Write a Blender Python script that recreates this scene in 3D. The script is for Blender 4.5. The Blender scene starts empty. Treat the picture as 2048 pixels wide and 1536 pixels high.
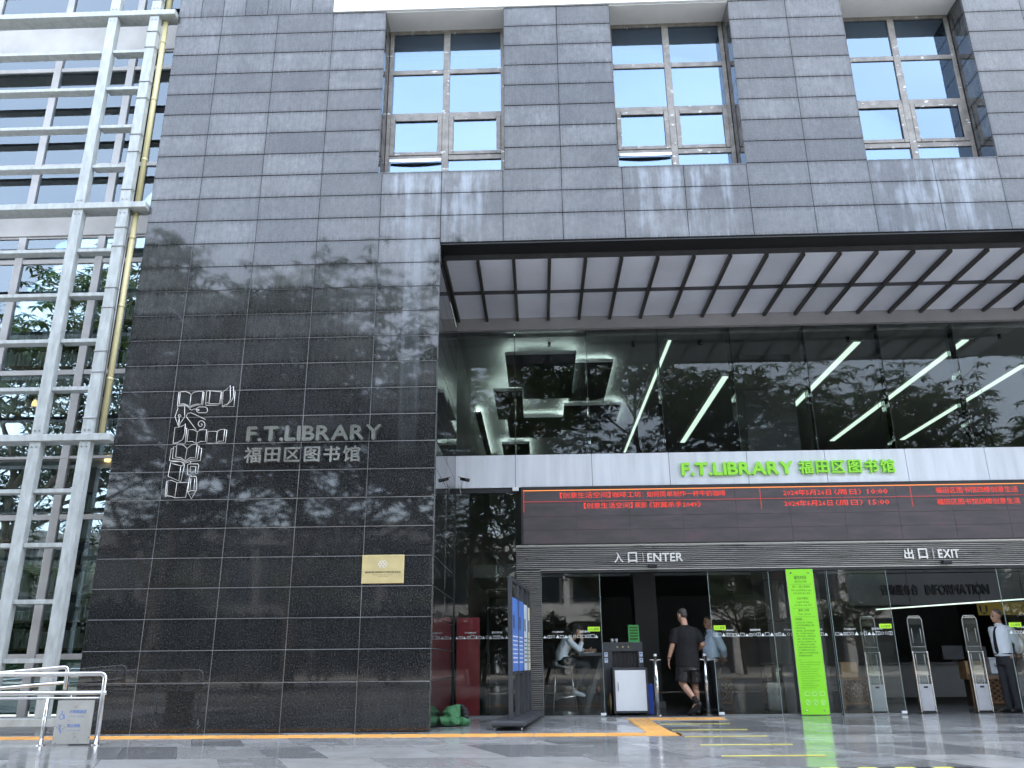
import bpy, bmesh, math, random
from mathutils import Vector, Matrix, noise as mnoise
R = math.radians
scene = bpy.context.scene
COL = scene.collection

# ------------------------------------------------------------------ camera
cam_data = bpy.data.cameras.new('camera')
cam_data.sensor_width = 36.0
cam_data.lens = 1636.6 / 2048 * 36.0
cam_data.clip_start = 0.1
cam_data.clip_end = 2000
cam = bpy.data.objects.new('camera', cam_data)
COL.objects.link(cam)
right = Vector((0.99942018, 0.03292914, -0.0086583))
up = Vector((0.01876486, -0.32050823, 0.94705985))
fwd = Vector((-0.02841081, 0.9466732, 0.3209403))
m = Matrix.Identity(4)
for i in range(3):
    m[i][0] = right[i]; m[i][1] = up[i]; m[i][2] = -fwd[i]
m.translation = (0.0, -11.92, 0.9)
cam.matrix_world = m
scene.camera = cam

# ------------------------------------------------------------------ sky and sun
SUN_EL, SUN_AZ = 60.0, 20.0            # the sun stands high behind the library
world = bpy.data.worlds.new('World')
scene.world = world
world.use_nodes = True
wn, wl = world.node_tree.nodes, world.node_tree.links
bg = wn['Background']
sky = wn.new('ShaderNodeTexSky')
sky.sky_type = 'NISHITA'
sky.sun_disc = False
sky.sun_elevation = R(SUN_EL)
sky.sun_rotation = R(SUN_AZ)
sky.air_density = 1.0
sky.dust_density = 4.0
sky.ozone_density = 1.0
tcw = wn.new('ShaderNodeTexCoord')
mpw = wn.new('ShaderNodeMapping'); mpw.inputs['Scale'].default_value = (1, 1, 2.2)
cln = wn.new('ShaderNodeTexNoise'); cln.inputs['Scale'].default_value = 1.9; cln.inputs['Detail'].default_value = 7
crw = wn.new('ShaderNodeValToRGB'); crw.color_ramp.elements[0].position = .30; crw.color_ramp.elements[1].position = .80; crw.color_ramp.elements[0].color = (.38, .38, .38, 1)
mxw = wn.new('ShaderNodeMixRGB'); mxw.inputs[2].default_value = (4.9, 5.05, 5.15, 1)
mlw = wn.new('ShaderNodeMath'); mlw.operation = 'MULTIPLY'; mlw.inputs[1].default_value = .6
wl.new(tcw.outputs['Generated'], mpw.inputs[0]); wl.new(mpw.outputs[0], cln.inputs['Vector'])
wl.new(cln.outputs[0], crw.inputs[0]); wl.new(crw.outputs[0], mlw.inputs[0]); wl.new(mlw.outputs[0], mxw.inputs[0])
wl.new(sky.outputs[0], mxw.inputs[1]); wl.new(mxw.outputs[0], bg.inputs[0])
bg.inputs[1].default_value = 0.15
sun_d = bpy.data.lights.new('sun', 'SUN')
sun_d.energy = 1.4; sun_d.angle = R(11); sun_d.color = (1.0, 0.95, 0.88)
sun = bpy.data.objects.new('sun', sun_d)
COL.objects.link(sun)
sd = Vector((math.sin(R(SUN_AZ)) * math.cos(R(SUN_EL)), math.cos(R(SUN_AZ)) * math.cos(R(SUN_EL)), math.sin(R(SUN_EL))))
sun.rotation_euler = sd.to_track_quat('Z', 'Y').to_euler()
sun.location = (0, 0, 40)
vs = scene.view_settings
vs.view_transform = 'Standard'; vs.look = 'None'; vs.gamma = 1.0; vs.use_curve_mapping = False
vs.exposure = 3.1
scene.cycles.use_denoising = True
scene.cycles.max_bounces = 8
scene.cycles.diffuse_bounces = 4
scene.cycles.transparent_max_bounces = 24
scene.cycles.sample_clamp_indirect = 6.0
scene.cycles.caustics_reflective = False
scene.cycles.caustics_refractive = False

# ------------------------------------------------------------------ materials
class NT:
    def __init__(s, mat):
        mat.use_nodes = True
        s.t = mat.node_tree; s.n = s.t.nodes; s.l = s.t.links
        s.b = s.n.get('Principled BSDF')
    def add(s, typ, **kw):
        nd = s.n.new('ShaderNode' + typ)
        for k, v in kw.items():
            setattr(nd, k, v)
        return nd
    def link(s, a, b): s.l.new(a, b)
    def pos(s, scale=(1, 1, 1)):
        g = s.add('NewGeometry'); mp = s.add('Mapping'); mp.inputs['Scale'].default_value = scale
        s.link(g.outputs['Position'], mp.inputs[0]); return mp.outputs[0]
    def noise(s, vec, scale, detail=3, rough=.55):
        nd = s.add('TexNoise'); nd.inputs['Scale'].default_value = scale
        nd.inputs['Detail'].default_value = detail; nd.inputs['Roughness'].default_value = rough
        s.link(vec, nd.inputs['Vector']); return nd.outputs[0]
    def ramp(s, fac, stops):
        r = s.add('ValToRGB'); e = r.color_ramp.elements
        while len(e) < len(stops): e.new(.5)
        for el, (p, c) in zip(e, stops):
            el.position = p
            el.color = (c, c, c, 1) if isinstance(c, (int, float)) else (*c, 1)
        s.link(fac, r.inputs[0]); return r.outputs[0]
    def mix(s, fac, a, b, blend='MIX'):
        x = s.add('MixRGB', blend_type=blend)
        for i, v in enumerate((fac, a, b)):
            if hasattr(v, 'links'): s.link(v, x.inputs[i])
            elif i == 0: x.inputs[0].default_value = v
            else: x.inputs[i].default_value = (*v, 1) if not isinstance(v, (int, float)) else (v, v, v, 1)
        return x.outputs[0]
    def math(s, op, a, b=None, c=None, clamp=False):
        x = s.add('Math', operation=op); x.use_clamp = clamp
        for i, v in enumerate((a, b, c)):
            if v is None: continue
            if hasattr(v, 'links'): s.link(v, x.inputs[i])
            else: x.inputs[i].default_value = v
        return x.outputs[0]
    def bump(s, h, strength, dist=.01):
        b = s.add('Bump'); b.inputs['Strength'].default_value = strength; b.inputs['Distance'].default_value = dist
        s.link(h, b.inputs['Height']); s.link(b.outputs[0], s.b.inputs['Normal'])

MATS = {}
def mat(name, col, rough=.6, metal=0.0, var=.0, vscale=8.0, bump=.0, bscale=60.0, spec=.5, emit=None, estr=0.0, rnd=0.0, stretch=(1, 1, 1)):
    mt = bpy.data.materials.new(name); k = NT(mt); b = k.b
    b.inputs['Base Color'].default_value = (*col, 1)
    b.inputs['Roughness'].default_value = rough
    b.inputs['Metallic'].default_value = metal
    b.inputs['Specular IOR Level'].default_value = spec
    c = None
    if var or rnd:
        c = col
        if var:
            n = k.noise(k.pos(stretch), vscale, 5)
            c = k.mix(k.ramp(n, [(.2, 0.0), (.8, 1.0)]), tuple(v * (1 - var) for v in col), tuple(min(1, v * (1 + var)) for v in col))
            dr = min(.10, rough * .22); k.link(k.ramp(n, [(.2, max(0, rough - dr)), (.8, min(1, rough + dr))]), b.inputs['Roughness'])
        if rnd:
            oi = k.add('ObjectInfo')
            f = k.math('MULTIPLY_ADD', oi.outputs['Random'], 2 * rnd, 1 - rnd)
            cc = k.add('CombineXYZ')
            for i in range(3): k.link(f, cc.inputs[i])
            c = k.mix(1.0, c, cc.outputs[0], 'MULTIPLY')
        k.link(c, b.inputs['Base Color'])
    if bump:
        k.bump(k.noise(k.pos(), bscale, 4), bump)
    if emit:
        b.inputs['Emission Color'].default_value = (*emit, 1)
        b.inputs['Emission Strength'].default_value = estr
    MATS[name] = mt
    return mt

def glass(name, tint, ior=1.5, extra=0.0, rough=0.0, wob=0.0, coat=(.96, .98, 1)):
    mt = bpy.data.materials.new(name); k = NT(mt)
    out = k.n['Material Output']; k.n.remove(k.b)
    tr = k.add('BsdfTransparent'); tr.inputs[0].default_value = (*tint, 1)
    gl = k.add('BsdfGlossy'); gl.inputs['Color'].default_value = (*coat, 1); gl.inputs['Roughness'].default_value = rough
    fr = k.add('Fresnel'); fr.inputs[0].default_value = ior
    f = k.math('ADD', fr.outputs[0], extra, clamp=True)
    if wob:
        bp = k.add('Bump'); bp.inputs['Strength'].default_value = wob; bp.inputs['Distance'].default_value = .02
        k.link(k.noise(k.pos(), 1.6, 2), bp.inputs['Height']); k.link(bp.outputs[0], gl.inputs['Normal'])
    mx = k.add('MixShader')
    k.link(f, mx.inputs[0]); k.link(tr.outputs[0], mx.inputs[1]); k.link(gl.outputs[0], mx.inputs[2])
    k.link(mx.outputs[0], out.inputs[0])
    MATS[name] = mt
    return mt

def granite(name):
    mt = bpy.data.materials.new(name); k = NT(mt); b = k.b
    p = k.pos()
    speck = k.noise(p, 46, 4, .85)
    base = k.ramp(speck, [(.40, (.004, .0045, .005)), (.55, (.017, .018, .019)), (.66, (.10, .103, .105))])
    # fine vertical runs and cloudy dust, stronger towards the borders of each slab
    tc = k.add('TexCoord'); sx = k.add('SeparateXYZ'); k.link(tc.outputs['Generated'], sx.inputs[0])
    u, v = sx.outputs[0], sx.outputs[2]
    eu = k.math('SUBTRACT', .5, k.math('ABSOLUTE', k.math('SUBTRACT', u, .5)))
    ev = k.math('SUBTRACT', .5, k.math('ABSOLUTE', k.math('SUBTRACT', v, .5)))
    runs = k.noise(k.pos((26, 26, 1.6)), 1.0, 4, .7)
    cloud = k.noise(k.pos((1, 1, .8)), 1.3, 5, .6)
    ev2 = k.math('ADD', ev, k.math('MULTIPLY', k.math('SUBTRACT', runs, .5), .5))
    eu2 = k.math('ADD', k.math('MULTIPLY', eu, 2.0), k.math('MULTIPLY', k.math('SUBTRACT', runs, .5), .4))
    inner = k.math('MULTIPLY', k.ramp(ev2, [(.0, .25), (.16, 1.0)]), k.ramp(eu2, [(.0, .55), (.12, 1.0)]))
    oi = k.add('ObjectInfo')
    dust = k.math('MULTIPLY', inner, k.ramp(cloud, [(.3, .35), (.7, 1.0)]))
    dust = k.math('MULTIPLY', dust, k.math('MULTIPLY_ADD', oi.outputs['Random'], .75, .45))
    # weathering dust, paler with height: the sky's reflection is painted into the high courses
    sp = k.add('SeparateXYZ'); k.link(k.pos(), sp.inputs[0])
    high = k.ramp(k.math('MULTIPLY', sp.outputs[2], 1 / 12.5), [(.30, .12), (.62, 1.0)])
    dust = k.math('MULTIPLY', dust, high)
    mott = k.noise(k.pos((1, 1, .7)), 11, 5, .7)
    dust = k.math('MULTIPLY', dust, k.math('MULTIPLY', k.ramp(runs, [(.3, .80), (.62, 1.08)]), k.ramp(mott, [(.3, .55), (.7, 1.25)])))
    col = k.mix(k.math('MULTIPLY', dust, .42), base, (.30, .312, .32))
    # limewash runs below the window sills and down the corner
    lime = None
    big = k.noise(k.pos((2.3, 2.3, 1.2)), 1.0, 3, .6)
    rn = k.math('MULTIPLY_ADD', k.math('SUBTRACT', big, .5), .9, k.noise(k.pos((6, 6, .45)), 1.0, 5, .65))
    fall = k.ramp(k.math('MULTIPLY', sp.outputs[2], 1 / 9.0), [(.72, 0.0), (.82, .45), (.96, 1.0), (.976, 0.0)])
    for x0, hw, amt in ((-1.55, 1.0, .9), (2.5, 1.0, .9), (6.6, 1.0, 1.0), (-1.95, .16, .45)):
        d = k.math('ABSOLUTE', k.math('SUBTRACT', sp.outputs[0], x0))
        mk = k.ramp(k.math('DIVIDE', d, hw), [(.75, amt), (1.0, 0.0)])
        if hw < .5:
            f2 = k.ramp(k.math('MULTIPLY', sp.outputs[2], 1 / 9.0), [(.42, 0.0), (.60, .6), (.95, 1.0), (.976, 0.0)])
            mk = k.math('MULTIPLY', mk, k.math('MULTIPLY', f2, k.ramp(rn, [(.35, .2), (.6, .9)])))
        else:
            mk = k.math('MULTIPLY', mk, k.math('MULTIPLY', fall, k.ramp(rn, [(.46, 0.0), (.70, 1.0)])))
        lime = mk if lime is None else k.math('MAXIMUM', lime, mk)
    col = k.mix(k.math('MULTIPLY', lime, .55), col, (.42, .48, .55))
    k.link(col, b.inputs['Base Color'])
    rg = k.math('ADD', k.ramp(speck, [(.3, .018), (.75, .04)]), k.math('MULTIPLY', dust, .03))
    k.link(rg, b.inputs['Roughness'])
    b.inputs['IOR'].default_value = 1.62
    k.bump(speck, .012, .002)
    MATS[name] = mt
    return mt

def paver_mat(name):
    mt = bpy.data.materials.new(name); k = NT(mt); b = k.b
    oi = k.add('ObjectInfo')
    tone = k.ramp(oi.outputs['Random'], [(0.0, (.19, .192, .19)), (.3, (.26, .263, .26)), (.6, (.37, .372, .36)), (1.0, (.50, .50, .48))])
    # each slab was cut from a different place of the stone: shift the grain by its random number
    off = k.add('VectorMath', operation='MULTIPLY_ADD'); cv = k.add('CombineXYZ')
    for i in range(3): k.link(oi.outputs['Random'], cv.inputs[i])
    k.link(cv.outputs[0], off.inputs[0]); off.inputs[1].default_value = (37, 91, 53)
    g0 = k.add('NewGeometry'); k.link(g0.outputs['Position'], off.inputs[2]); p = off.outputs[0]
    g = k.noise(p, 3.0, 6, .65)
    col = k.mix(k.ramp(g, [(.35, 0.0), (.75, .5)]), tone, (.05, .055, .062))
    fine = k.noise(k.pos(), 90, 2)
    col = k.mix(k.ramp(fine, [(.45, 0.0), (.75, .12)]), col, (.40, .41, .42))
    dry = k.ramp(k.noise(p, 1.5, 3, .5), [(.55, 0.0), (.575, 1.0)])
    col = k.mix(k.math('MULTIPLY', dry, .22), col, (.42, .45, .47))
    k.link(col, b.inputs['Base Color']); b.inputs['Specular IOR Level'].default_value = .28
    k.link(k.math('ADD', k.ramp(g, [(.3, .10), (.7, .18)]), k.math('MULTIPLY', dry, .05)), b.inputs['Roughness'])
    k.bump(k.noise(k.pos(), 9, 3), .02, .01)
    MATS[name] = mt
    return mt

granite('granite'); paver_mat('paver')
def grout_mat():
    # pale lime filler in the low courses, gap shade painted dark into higher joints
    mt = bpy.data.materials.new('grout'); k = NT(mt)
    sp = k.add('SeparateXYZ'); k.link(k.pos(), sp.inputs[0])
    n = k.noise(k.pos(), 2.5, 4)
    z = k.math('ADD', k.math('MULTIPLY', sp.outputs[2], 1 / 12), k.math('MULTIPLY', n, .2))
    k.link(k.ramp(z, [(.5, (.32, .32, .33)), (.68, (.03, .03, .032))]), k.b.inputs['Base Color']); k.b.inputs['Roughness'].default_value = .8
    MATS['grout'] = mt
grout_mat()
mat('soffit_stone', (.010, .010, .011), .35, var=.15, vscale=6)
mat('core_dark', (.02, .02, .022), .8, var=.3)
mat('lobby_wall', (.07, .072, .075), .45, var=.3, vscale=1.2)
mat('lobby_back', (.15, .153, .155), .55, var=.3, vscale=.8)
mat('lobby_ceiling', (.30, .31, .31), .6, var=.1)
mat('lobby_floor', (.12, .122, .125), .15, var=.3, vscale=2)
mat('white_paint', (.80, .82, .83), .45, var=.08, vscale=1.5, stretch=(3, 3, .6))
mat('white_render', (.72, .74, .75), .7, var=.06, vscale=1.0, stretch=(4, 4, .7))
mat('fascia', (.70, .73, .77), .38, var=.15, vscale=1.4, stretch=(5, 5, .5), rnd=.03)
mat('canopy_panel', (.68, .71, .80), .42, var=.16, vscale=.8, rnd=.12)
mat('batten', (.05, .045, .042), .4, metal=.4, var=.3)
mat('canopy_beam', (.30, .30, .31), .5, var=.2, vscale=1.2)
mat('steel_frame', (.40, .43, .425), .45, var=.28, vscale=2.6, stretch=(5, 5, 1.6), bump=.05, bscale=18)
mat('alu_frame', (.45, .44, .43), .4, metal=.3, var=.15, vscale=3)
mat('band_plaster', (.50, .49, .48), .8, var=.22, vscale=1.6, bump=.1, bscale=14)
mat('dark_joint', (.015, .015, .016), .6, var=.2)
mat('pipe_yellow', (.62, .55, .30), .45, var=.12, vscale=3, stretch=(5, 5, .6))
mat('clip_steel', (.30, .31, .32), .4, metal=.8, var=.15)
mat('stainless', (.72, .72, .71), .17, metal=1.0, var=.12, vscale=4, stretch=(2, 2, 12))
mat('brushed_steel', (.62, .61, .58), .36, metal=1.0, var=.1, vscale=6, stretch=(18, 18, 1))
mat('mirror_letter', (.80, .80, .76), .13, metal=.9, var=.05, vscale=9)
mat('chrome', (.78, .78, .76), .07, metal=1.0, var=.06, vscale=9)
mat('logo_steel', (.60, .585, .55), .32, metal=.85, var=.1, vscale=9)
mat('sign_steel', (.85, .84, .81), .35, metal=.6, var=.06, vscale=9)
mat('gold', (.80, .66, .34), .4, metal=.6, var=.08, vscale=7)
mat('black_print', (.02, .02, .02), .6, var=.2)
mat('white_print', (.85, .86, .86), .5, var=.05)
mat('icon_white', (.80, .84, .82), .5, var=.05)
mat('blue_print', (.12, .24, .60), .5, var=.1)
mat('green_letter', (.33, .80, .05), .4, var=.08, vscale=5)
mat('sign_green', (.28, .78, .03), .35, var=.06, vscale=3)
mat('sign_ink', (.05, .16, .01), .6, var=.1)
mat('sign_pale', (.62, .90, .42), .5, var=.05)
mat('sticker_lime', (.48, .85, .03), .5, var=.06)
mat('sign_metal', (.62, .61, .57), .3, metal=.6, var=.1)
mat('rib', (.42, .41, .40), .30, metal=.85, var=.35, vscale=2.5, stretch=(.5, 6, 6))
mat('led_frame', (.02, .02, .021), .45, var=.2)
mat('orange_tile', (.80, .44, .13), .5, var=.16, vscale=4, bump=.3, bscale=40, rnd=.07)
mat('yellow_tape', (.78, .70, .12), .5, var=.18, vscale=8)
mat('black_tape', (.02, .02, .02), .5, var=.2)
mat('rack_metal', (.065, .068, .075), .45, metal=.3, var=.25, vscale=7)
mat('poster_blue', (.10, .22, .62), .4, var=.25, vscale=2.5)
mat('poster_pale', (.62, .70, .78), .45, var=.2, vscale=3)
mat('poster_cream', (.75, .72, .55), .45, var=.2, vscale=3)
mat('poster_dark', (.06, .07, .12), .5, var=.4, vscale=9)
mat('red_panel', (.90, .095, .135), .35, var=.1, vscale=2)
mat('coat_green', (.075, .23, .10), .85, var=.2, vscale=7, bump=.3, bscale=12)
mat('bag_black', (.012, .012, .013), .35, var=.3, vscale=9, bump=.5, bscale=40)
mat('bag_red', (.50, .05, .03), .7, var=.3, vscale=9)
mat('table_dark', (.09, .095, .10), .4, var=.2)
mat('stool_seat', (.24, .25, .25), .4, var=.15)
mat('machine_grey', (.055, .058, .065), .45, var=.2)
mat('rubber', (.02, .018, .018), .5, var=.3, vscale=20, stretch=(6, 6, .4))
mat('blue_plastic', (.02, .07, .42), .4, var=.12)
mat('straw', (.42, .30, .16), .85, var=.3, vscale=40, bump=.6, bscale=90)
mat('gate_panel', (.48, .49, .51), .4, metal=.2, var=.08)
mat('wood', (.28, .15, .07), .6, var=.3, vscale=5, stretch=(1, 1, 9))
mat('cardboard', (.45, .27, .13), .8, var=.12)
mat('box_white', (.66, .68, .74), .5, var=.06)
mat('notice_green', (.10, .50, .14), .6, var=.15, vscale=14)
mat('counter', (.22, .222, .225), .4, var=.2, vscale=1.5)
mat('letters_dark', (.018, .018, .02), .4, var=.2)
mat('yellow_board', (.38, .26, .03), .6, var=.2)
mat('lamp', (.9, .95, .92), .5, emit=(.80, 1.0, .87), estr=.15)
mat('cove', (.9, .95, .92), .5, emit=(.82, 1.0, .93), estr=1.5)
mat('warm_lamp', (.9, .8, .6), .5, emit=(1.0, .66, .30), estr=.3)
mat('led_red', (.3, .02, .01), .5, emit=(1.0, .05, .022), estr=.125)
mat('led_orange', (.3, .1, .01), .5, emit=(1.0, .26, .05), estr=.2)
mat('indicator', (.2, .3, .1), .5, emit=(.75, .7, .2), estr=.1)
mat('skin', (.52, .30, .20), .5, var=.08, vscale=16)
mat('skin_tan', (.40, .22, .14), .5, var=.08, vscale=16)
mat('hair', (.022, .019, .017), .55, var=.5, vscale=70)
mat('hair_grey', (.07, .062, .056), .6, var=.6, vscale=70)
mat('cloth_black', (.006, .006, .0065), .85, var=.3, vscale=12)
mat('satin_black', (.012, .012, .014), .35, var=.4, vscale=10)
mat('cloth_white', (.76, .80, .86), .75, var=.05, vscale=9)
mat('cloth_blue', (.56, .68, .80), .75, var=.06, vscale=9)
mat('trouser', (.022, .023, .028), .8, var=.25, vscale=10)
mat('shoe', (.018, .018, .018), .4, var=.3)
mat('book_pale', (.68, .69, .66), .7, var=.4, vscale=22, stretch=(1, 1, .05))
mat('shelf_wood', (.33, .25, .16), .6, var=.2, vscale=4)
mat('blind', (.70, .75, .77), .7, var=.15, vscale=1.5, stretch=(5, 5, .3))
mat('room_grey', (.14, .15, .15), .7, var=.2)
mat('film_green', (.10, .28, .12), .5, var=.15)
mat('asphalt', (.05, .05, .052), .85, var=.25, vscale=3, bump=.3, bscale=80)
mat('pavement', (.30, .29, .27), .8, var=.2, vscale=1.5)
mat('kerb', (.38, .37, .35), .8, var=.2)
mat('bark', (.16, .13, .10), .9, var=.4, vscale=6, bump=.6, bscale=18, stretch=(3, 3, .6))
mat('facade_white', (.40, .40, .39), .7, var=.08, vscale=.6)
mat('facade_dark', (.045, .048, .05), .5, var=.2, vscale=.6)
mat('facade_trim', (.09, .09, .09), .6, var=.2, vscale=.6)
mat('facade_grey', (.16, .165, .17), .7, var=.12, vscale=.6)
mat('soil', (.09, .06, .04), .9, var=.3)
glass('glass_clear', (.88, .92, .90), 1.5, .02)
glass('glass_upper', (.86, .89, .88), 1.35, .0, wob=.015)
glass('glass_door', (.92, .95, .94), 1.46, .0)
glass('glass_window', (.80, .84, .86), 1.5, .42, wob=.02, coat=(.31, .42, .55))
glass('glass_wing', (.86, .92, .91), 1.55, .12, wob=.04, coat=(.72, .84, .92))
glass('acrylic', (.80, .88, .86), 1.45, .10)
def leaf_mat():
    mt = bpy.data.materials.new('leaf'); k = NT(mt); b = k.b
    oi = k.noise(k.pos(), 1.1, 3)
    k.link(k.ramp(oi, [(.3, (.024, .045, .020)), (.55, (.042, .072, .030)), (.75, (.075, .11, .045))]), b.inputs['Base Color'])
    b.inputs['Roughness'].default_value = .45
    tr = k.add('BsdfTranslucent'); tr.inputs[0].default_value = (.07, .11, .03, 1)
    mx = k.add('MixShader'); mx.inputs[0].default_value = .25
    out = k.n['Material Output']
    k.link(b.outputs[0], mx.inputs[1]); k.link(tr.outputs[0], mx.inputs[2]); k.link(mx.outputs[0], out.inputs[0])
    MATS['leaf'] = mt
leaf_mat()
def led_mat():
    mt = bpy.data.materials.new('led_face'); k = NT(mt); b = k.b
    n = k.noise(k.pos((1.2, 1, 5)), 1.6, 4)
    k.link(k.ramp(n, [(.35, (.060, .052, .054)), (.62, (.085, .066, .070)), (.75, (.12, .060, .070))]), b.inputs['Base Color'])
    b.inputs['Roughness'].default_value = .5
    w = k.noise(k.pos(), 160, 1); k.bump(w, .2, .004)
    MATS['led_face'] = mt
led_mat()

# ------------------------------------------------------------------ helpers
ORG = {}
def org(o): return ORG.get(o.name, Vector((0, 0, 0))) if o is not None else Vector((0, 0, 0))
def tag(o, label=None, cat=None, group=None, kind=None):
    if label: o['label'] = label
    if cat: o['category'] = cat
    if group: o['group'] = group
    if kind: o['kind'] = kind
    return o
def link(o, parent=None, origin=None):
    COL.objects.link(o)
    if parent is not None: o.parent = parent
    ORG[o.name] = Vector(origin) if origin is not None else org(parent)
    return o
def thing(name, loc, label, cat, group=None):
    o = bpy.data.objects.new(name, None); o.empty_display_size = .2
    link(o, None, loc); o.location = loc
    return tag(o, label, cat, group)
class MB:
    def __init__(s): s.v = []; s.f = []
    def box(s, x0, x1, y0, y1, z0, z1):
        i = len(s.v)
        s.v += [(x0, y0, z0), (x1, y0, z0), (x1, y1, z0), (x0, y1, z0), (x0, y0, z1), (x1, y0, z1), (x1, y1, z1), (x0, y1, z1)]
        s.f += [(i, i + 3, i + 2, i + 1), (i + 4, i + 5, i + 6, i + 7), (i, i + 1, i + 5, i + 4), (i + 1, i + 2, i + 6, i + 5), (i + 2, i + 3, i + 7, i + 6), (i + 3, i, i + 4, i + 7)]
        return s
    def tube(s, pts, rad, n=8, cap=True):
        pts = [Vector(p) for p in pts]
        rads = rad if isinstance(rad, (list, tuple)) else [rad] * len(pts)
        i0 = len(s.v); prev = None
        for j, p in enumerate(pts):
            a = pts[max(0, j - 1)]; b = pts[min(len(pts) - 1, j + 1)]
            d = (b - a)
            if d.length < 1e-7: d = Vector((0, 0, 1))
            d.normalize()
            if prev is None:
                t = Vector((0, 0, 1)) if abs(d.z) < .9 else Vector((1, 0, 0))
                prev = d.cross(t).normalized()
            e = prev - d * prev.dot(d)
            e = e.normalized() if e.length > 1e-6 else d.orthogonal().normalized()
            g = d.cross(e); prev = e
            for q in range(n):
                an = 2 * math.pi * q / n
                s.v.append(tuple(p + (e * math.cos(an) + g * math.sin(an)) * rads[j]))
        for j in range(len(pts) - 1):
            for q in range(n):
                a = i0 + j * n + q; b = i0 + j * n + (q + 1) % n
                s.f.append((a, b, b + n, a + n))
        if cap:
            s.f.append(tuple(i0 + q for q in reversed(range(n))))
            s.f.append(tuple(i0 + (len(pts) - 1) * n + q for q in range(n)))
        return s
    def ell(s, c, r, rot=None, nu=14, nv=10):
        i = len(s.v); c = Vector(c); rot = rot or Matrix.Identity(3)
        s.v.append(tuple(c + rot @ Vector((0, 0, -r[2]))))
        for a in range(1, nv):
            t = -math.pi / 2 + math.pi * a / nv
            for q in range(nu):
                p = 2 * math.pi * q / nu
                s.v.append(tuple(c + rot @ Vector((r[0] * math.cos(t) * math.cos(p), r[1] * math.cos(t) * math.sin(p), r[2] * math.sin(t)))))
        s.v.append(tuple(c + rot @ Vector((0, 0, r[2]))))
        last = len(s.v) - 1
        for q in range(nu):
            s.f.append((i, i + 1 + (q + 1) % nu, i + 1 + q))
            s.f.append((last, i + 1 + (nv - 2) * nu + q, i + 1 + (nv - 2) * nu + (q + 1) % nu))
        for a in range(nv - 2):
            for q in range(nu):
                b0 = i + 1 + a * nu
                s.f.append((b0 + q, b0 + (q + 1) % nu, b0 + nu + (q + 1) % nu, b0 + nu + q))
        return s
    def prism(s, poly, lo, hi, axis='y'):
        n = len(poly); i = len(s.v)
        for t in (lo, hi):
            for a, b in poly:
                s.v.append((a, t, b) if axis == 'y' else ((t, a, b) if axis == 'x' else (a, b, t)))
        s.f.append(tuple(range(i, i + n))); s.f.append(tuple(reversed(range(i + n, i + 2 * n))))
        for q in range(n):
            s.f.append((i + q, i + n + q, i + n + (q + 1) % n, i + (q + 1) % n))
        return s
    def mesh(s, name, off=Vector((0, 0, 0)), smooth=False):
        me = bpy.data.meshes.new(name)
        me.from_pydata([(a - off[0], b - off[1], c - off[2]) for a, b, c in s.v], [], s.f)
        bm = bmesh.new(); bm.from_mesh(me); bmesh.ops.recalc_face_normals(bm, faces=bm.faces); bm.to_mesh(me); bm.free()
        if smooth:
            me.polygons.foreach_set('use_smooth', [True] * len(me.polygons))
        return me
    def build(s, name, material, parent=None, smooth=False, bevel=0.0):
        me = s.mesh(name, org(parent), smooth)
        me.materials.append(MATS[material])
        o = bpy.data.objects.new(name, me)
        if bevel:
            bv = o.modifiers.new('bevel', 'BEVEL'); bv.width = bevel; bv.segments = 2; bv.limit_method = 'ANGLE'
        return link(o, parent)
def box(name, material, parent, x0, x1, y0, y1, z0, z1, bevel=0.0):
    return MB().box(x0, x1, y0, y1, z0, z1).build(name, material, parent, bevel=bevel)
def tube(name, material, parent, pts, r, n=10): return MB().tube(pts, r, n).build(name, material, parent, smooth=True)
def struct(o): o['kind'] = 'structure'; return o
def stuff(o): o['kind'] = 'stuff'; return o

SLAB = {}; TILT = random.Random(5)
def slab(name, material, parent, cx, cy, cz, w, h, th=.025, axis='y-', ch=.004):
    """one thin slab with chamfered front edges; axis = direction its face looks"""
    key = (material, round(w, 3), round(h, 3), th, axis, ch)
    if key not in SLAB:
        a, b = w / 2, h / 2
        ring0 = [(-a, -b), (a, -b), (a, b), (-a, b)]
        ring1 = [(-a + ch, -b + ch), (a - ch, -b + ch), (a - ch, b - ch), (-a + ch, b - ch)]
        def P(u, v, d):      # d = depth behind the face
            if axis == 'y-': return (u, d, v)
            if axis == 'x+': return (-d, u, v)
            if axis == 'x-': return (d, -u, v)
            if axis == 'z+': return (u, v, -d)
            if axis == 'z-': return (u, -v, d)
        vs_ = [P(u, v, th) for u, v in ring0] + [P(u, v, ch) for u, v in ring0] + [P(u, v, 0) for u, v in ring1]
        fs = [(0, 3, 2, 1), (8, 9, 10, 11)]
        for q in range(4):
            n = (q + 1) % 4
            fs += [(q, n, 4 + n, 4 + q), (4 + q, 4 + n, 8 + n, 8 + q)]
        mb = MB(); mb.v = vs_; mb.f = fs
        me = mb.mesh(name); me.materials.append(MATS[material]); SLAB[key] = me
    o = bpy.data.objects.new(name, SLAB[key])
    if material == 'granite': o.rotation_euler = (TILT.gauss(0, .0022), 0, TILT.gauss(0, .0018))
    elif material == 'canopy_panel': o.rotation_euler = (TILT.gauss(0, .004), TILT.gauss(0, .006), 0)
    link(o, parent, (cx, cy, cz)); o.location = Vector((cx, cy, cz)) - org(parent)
    return o

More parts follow.
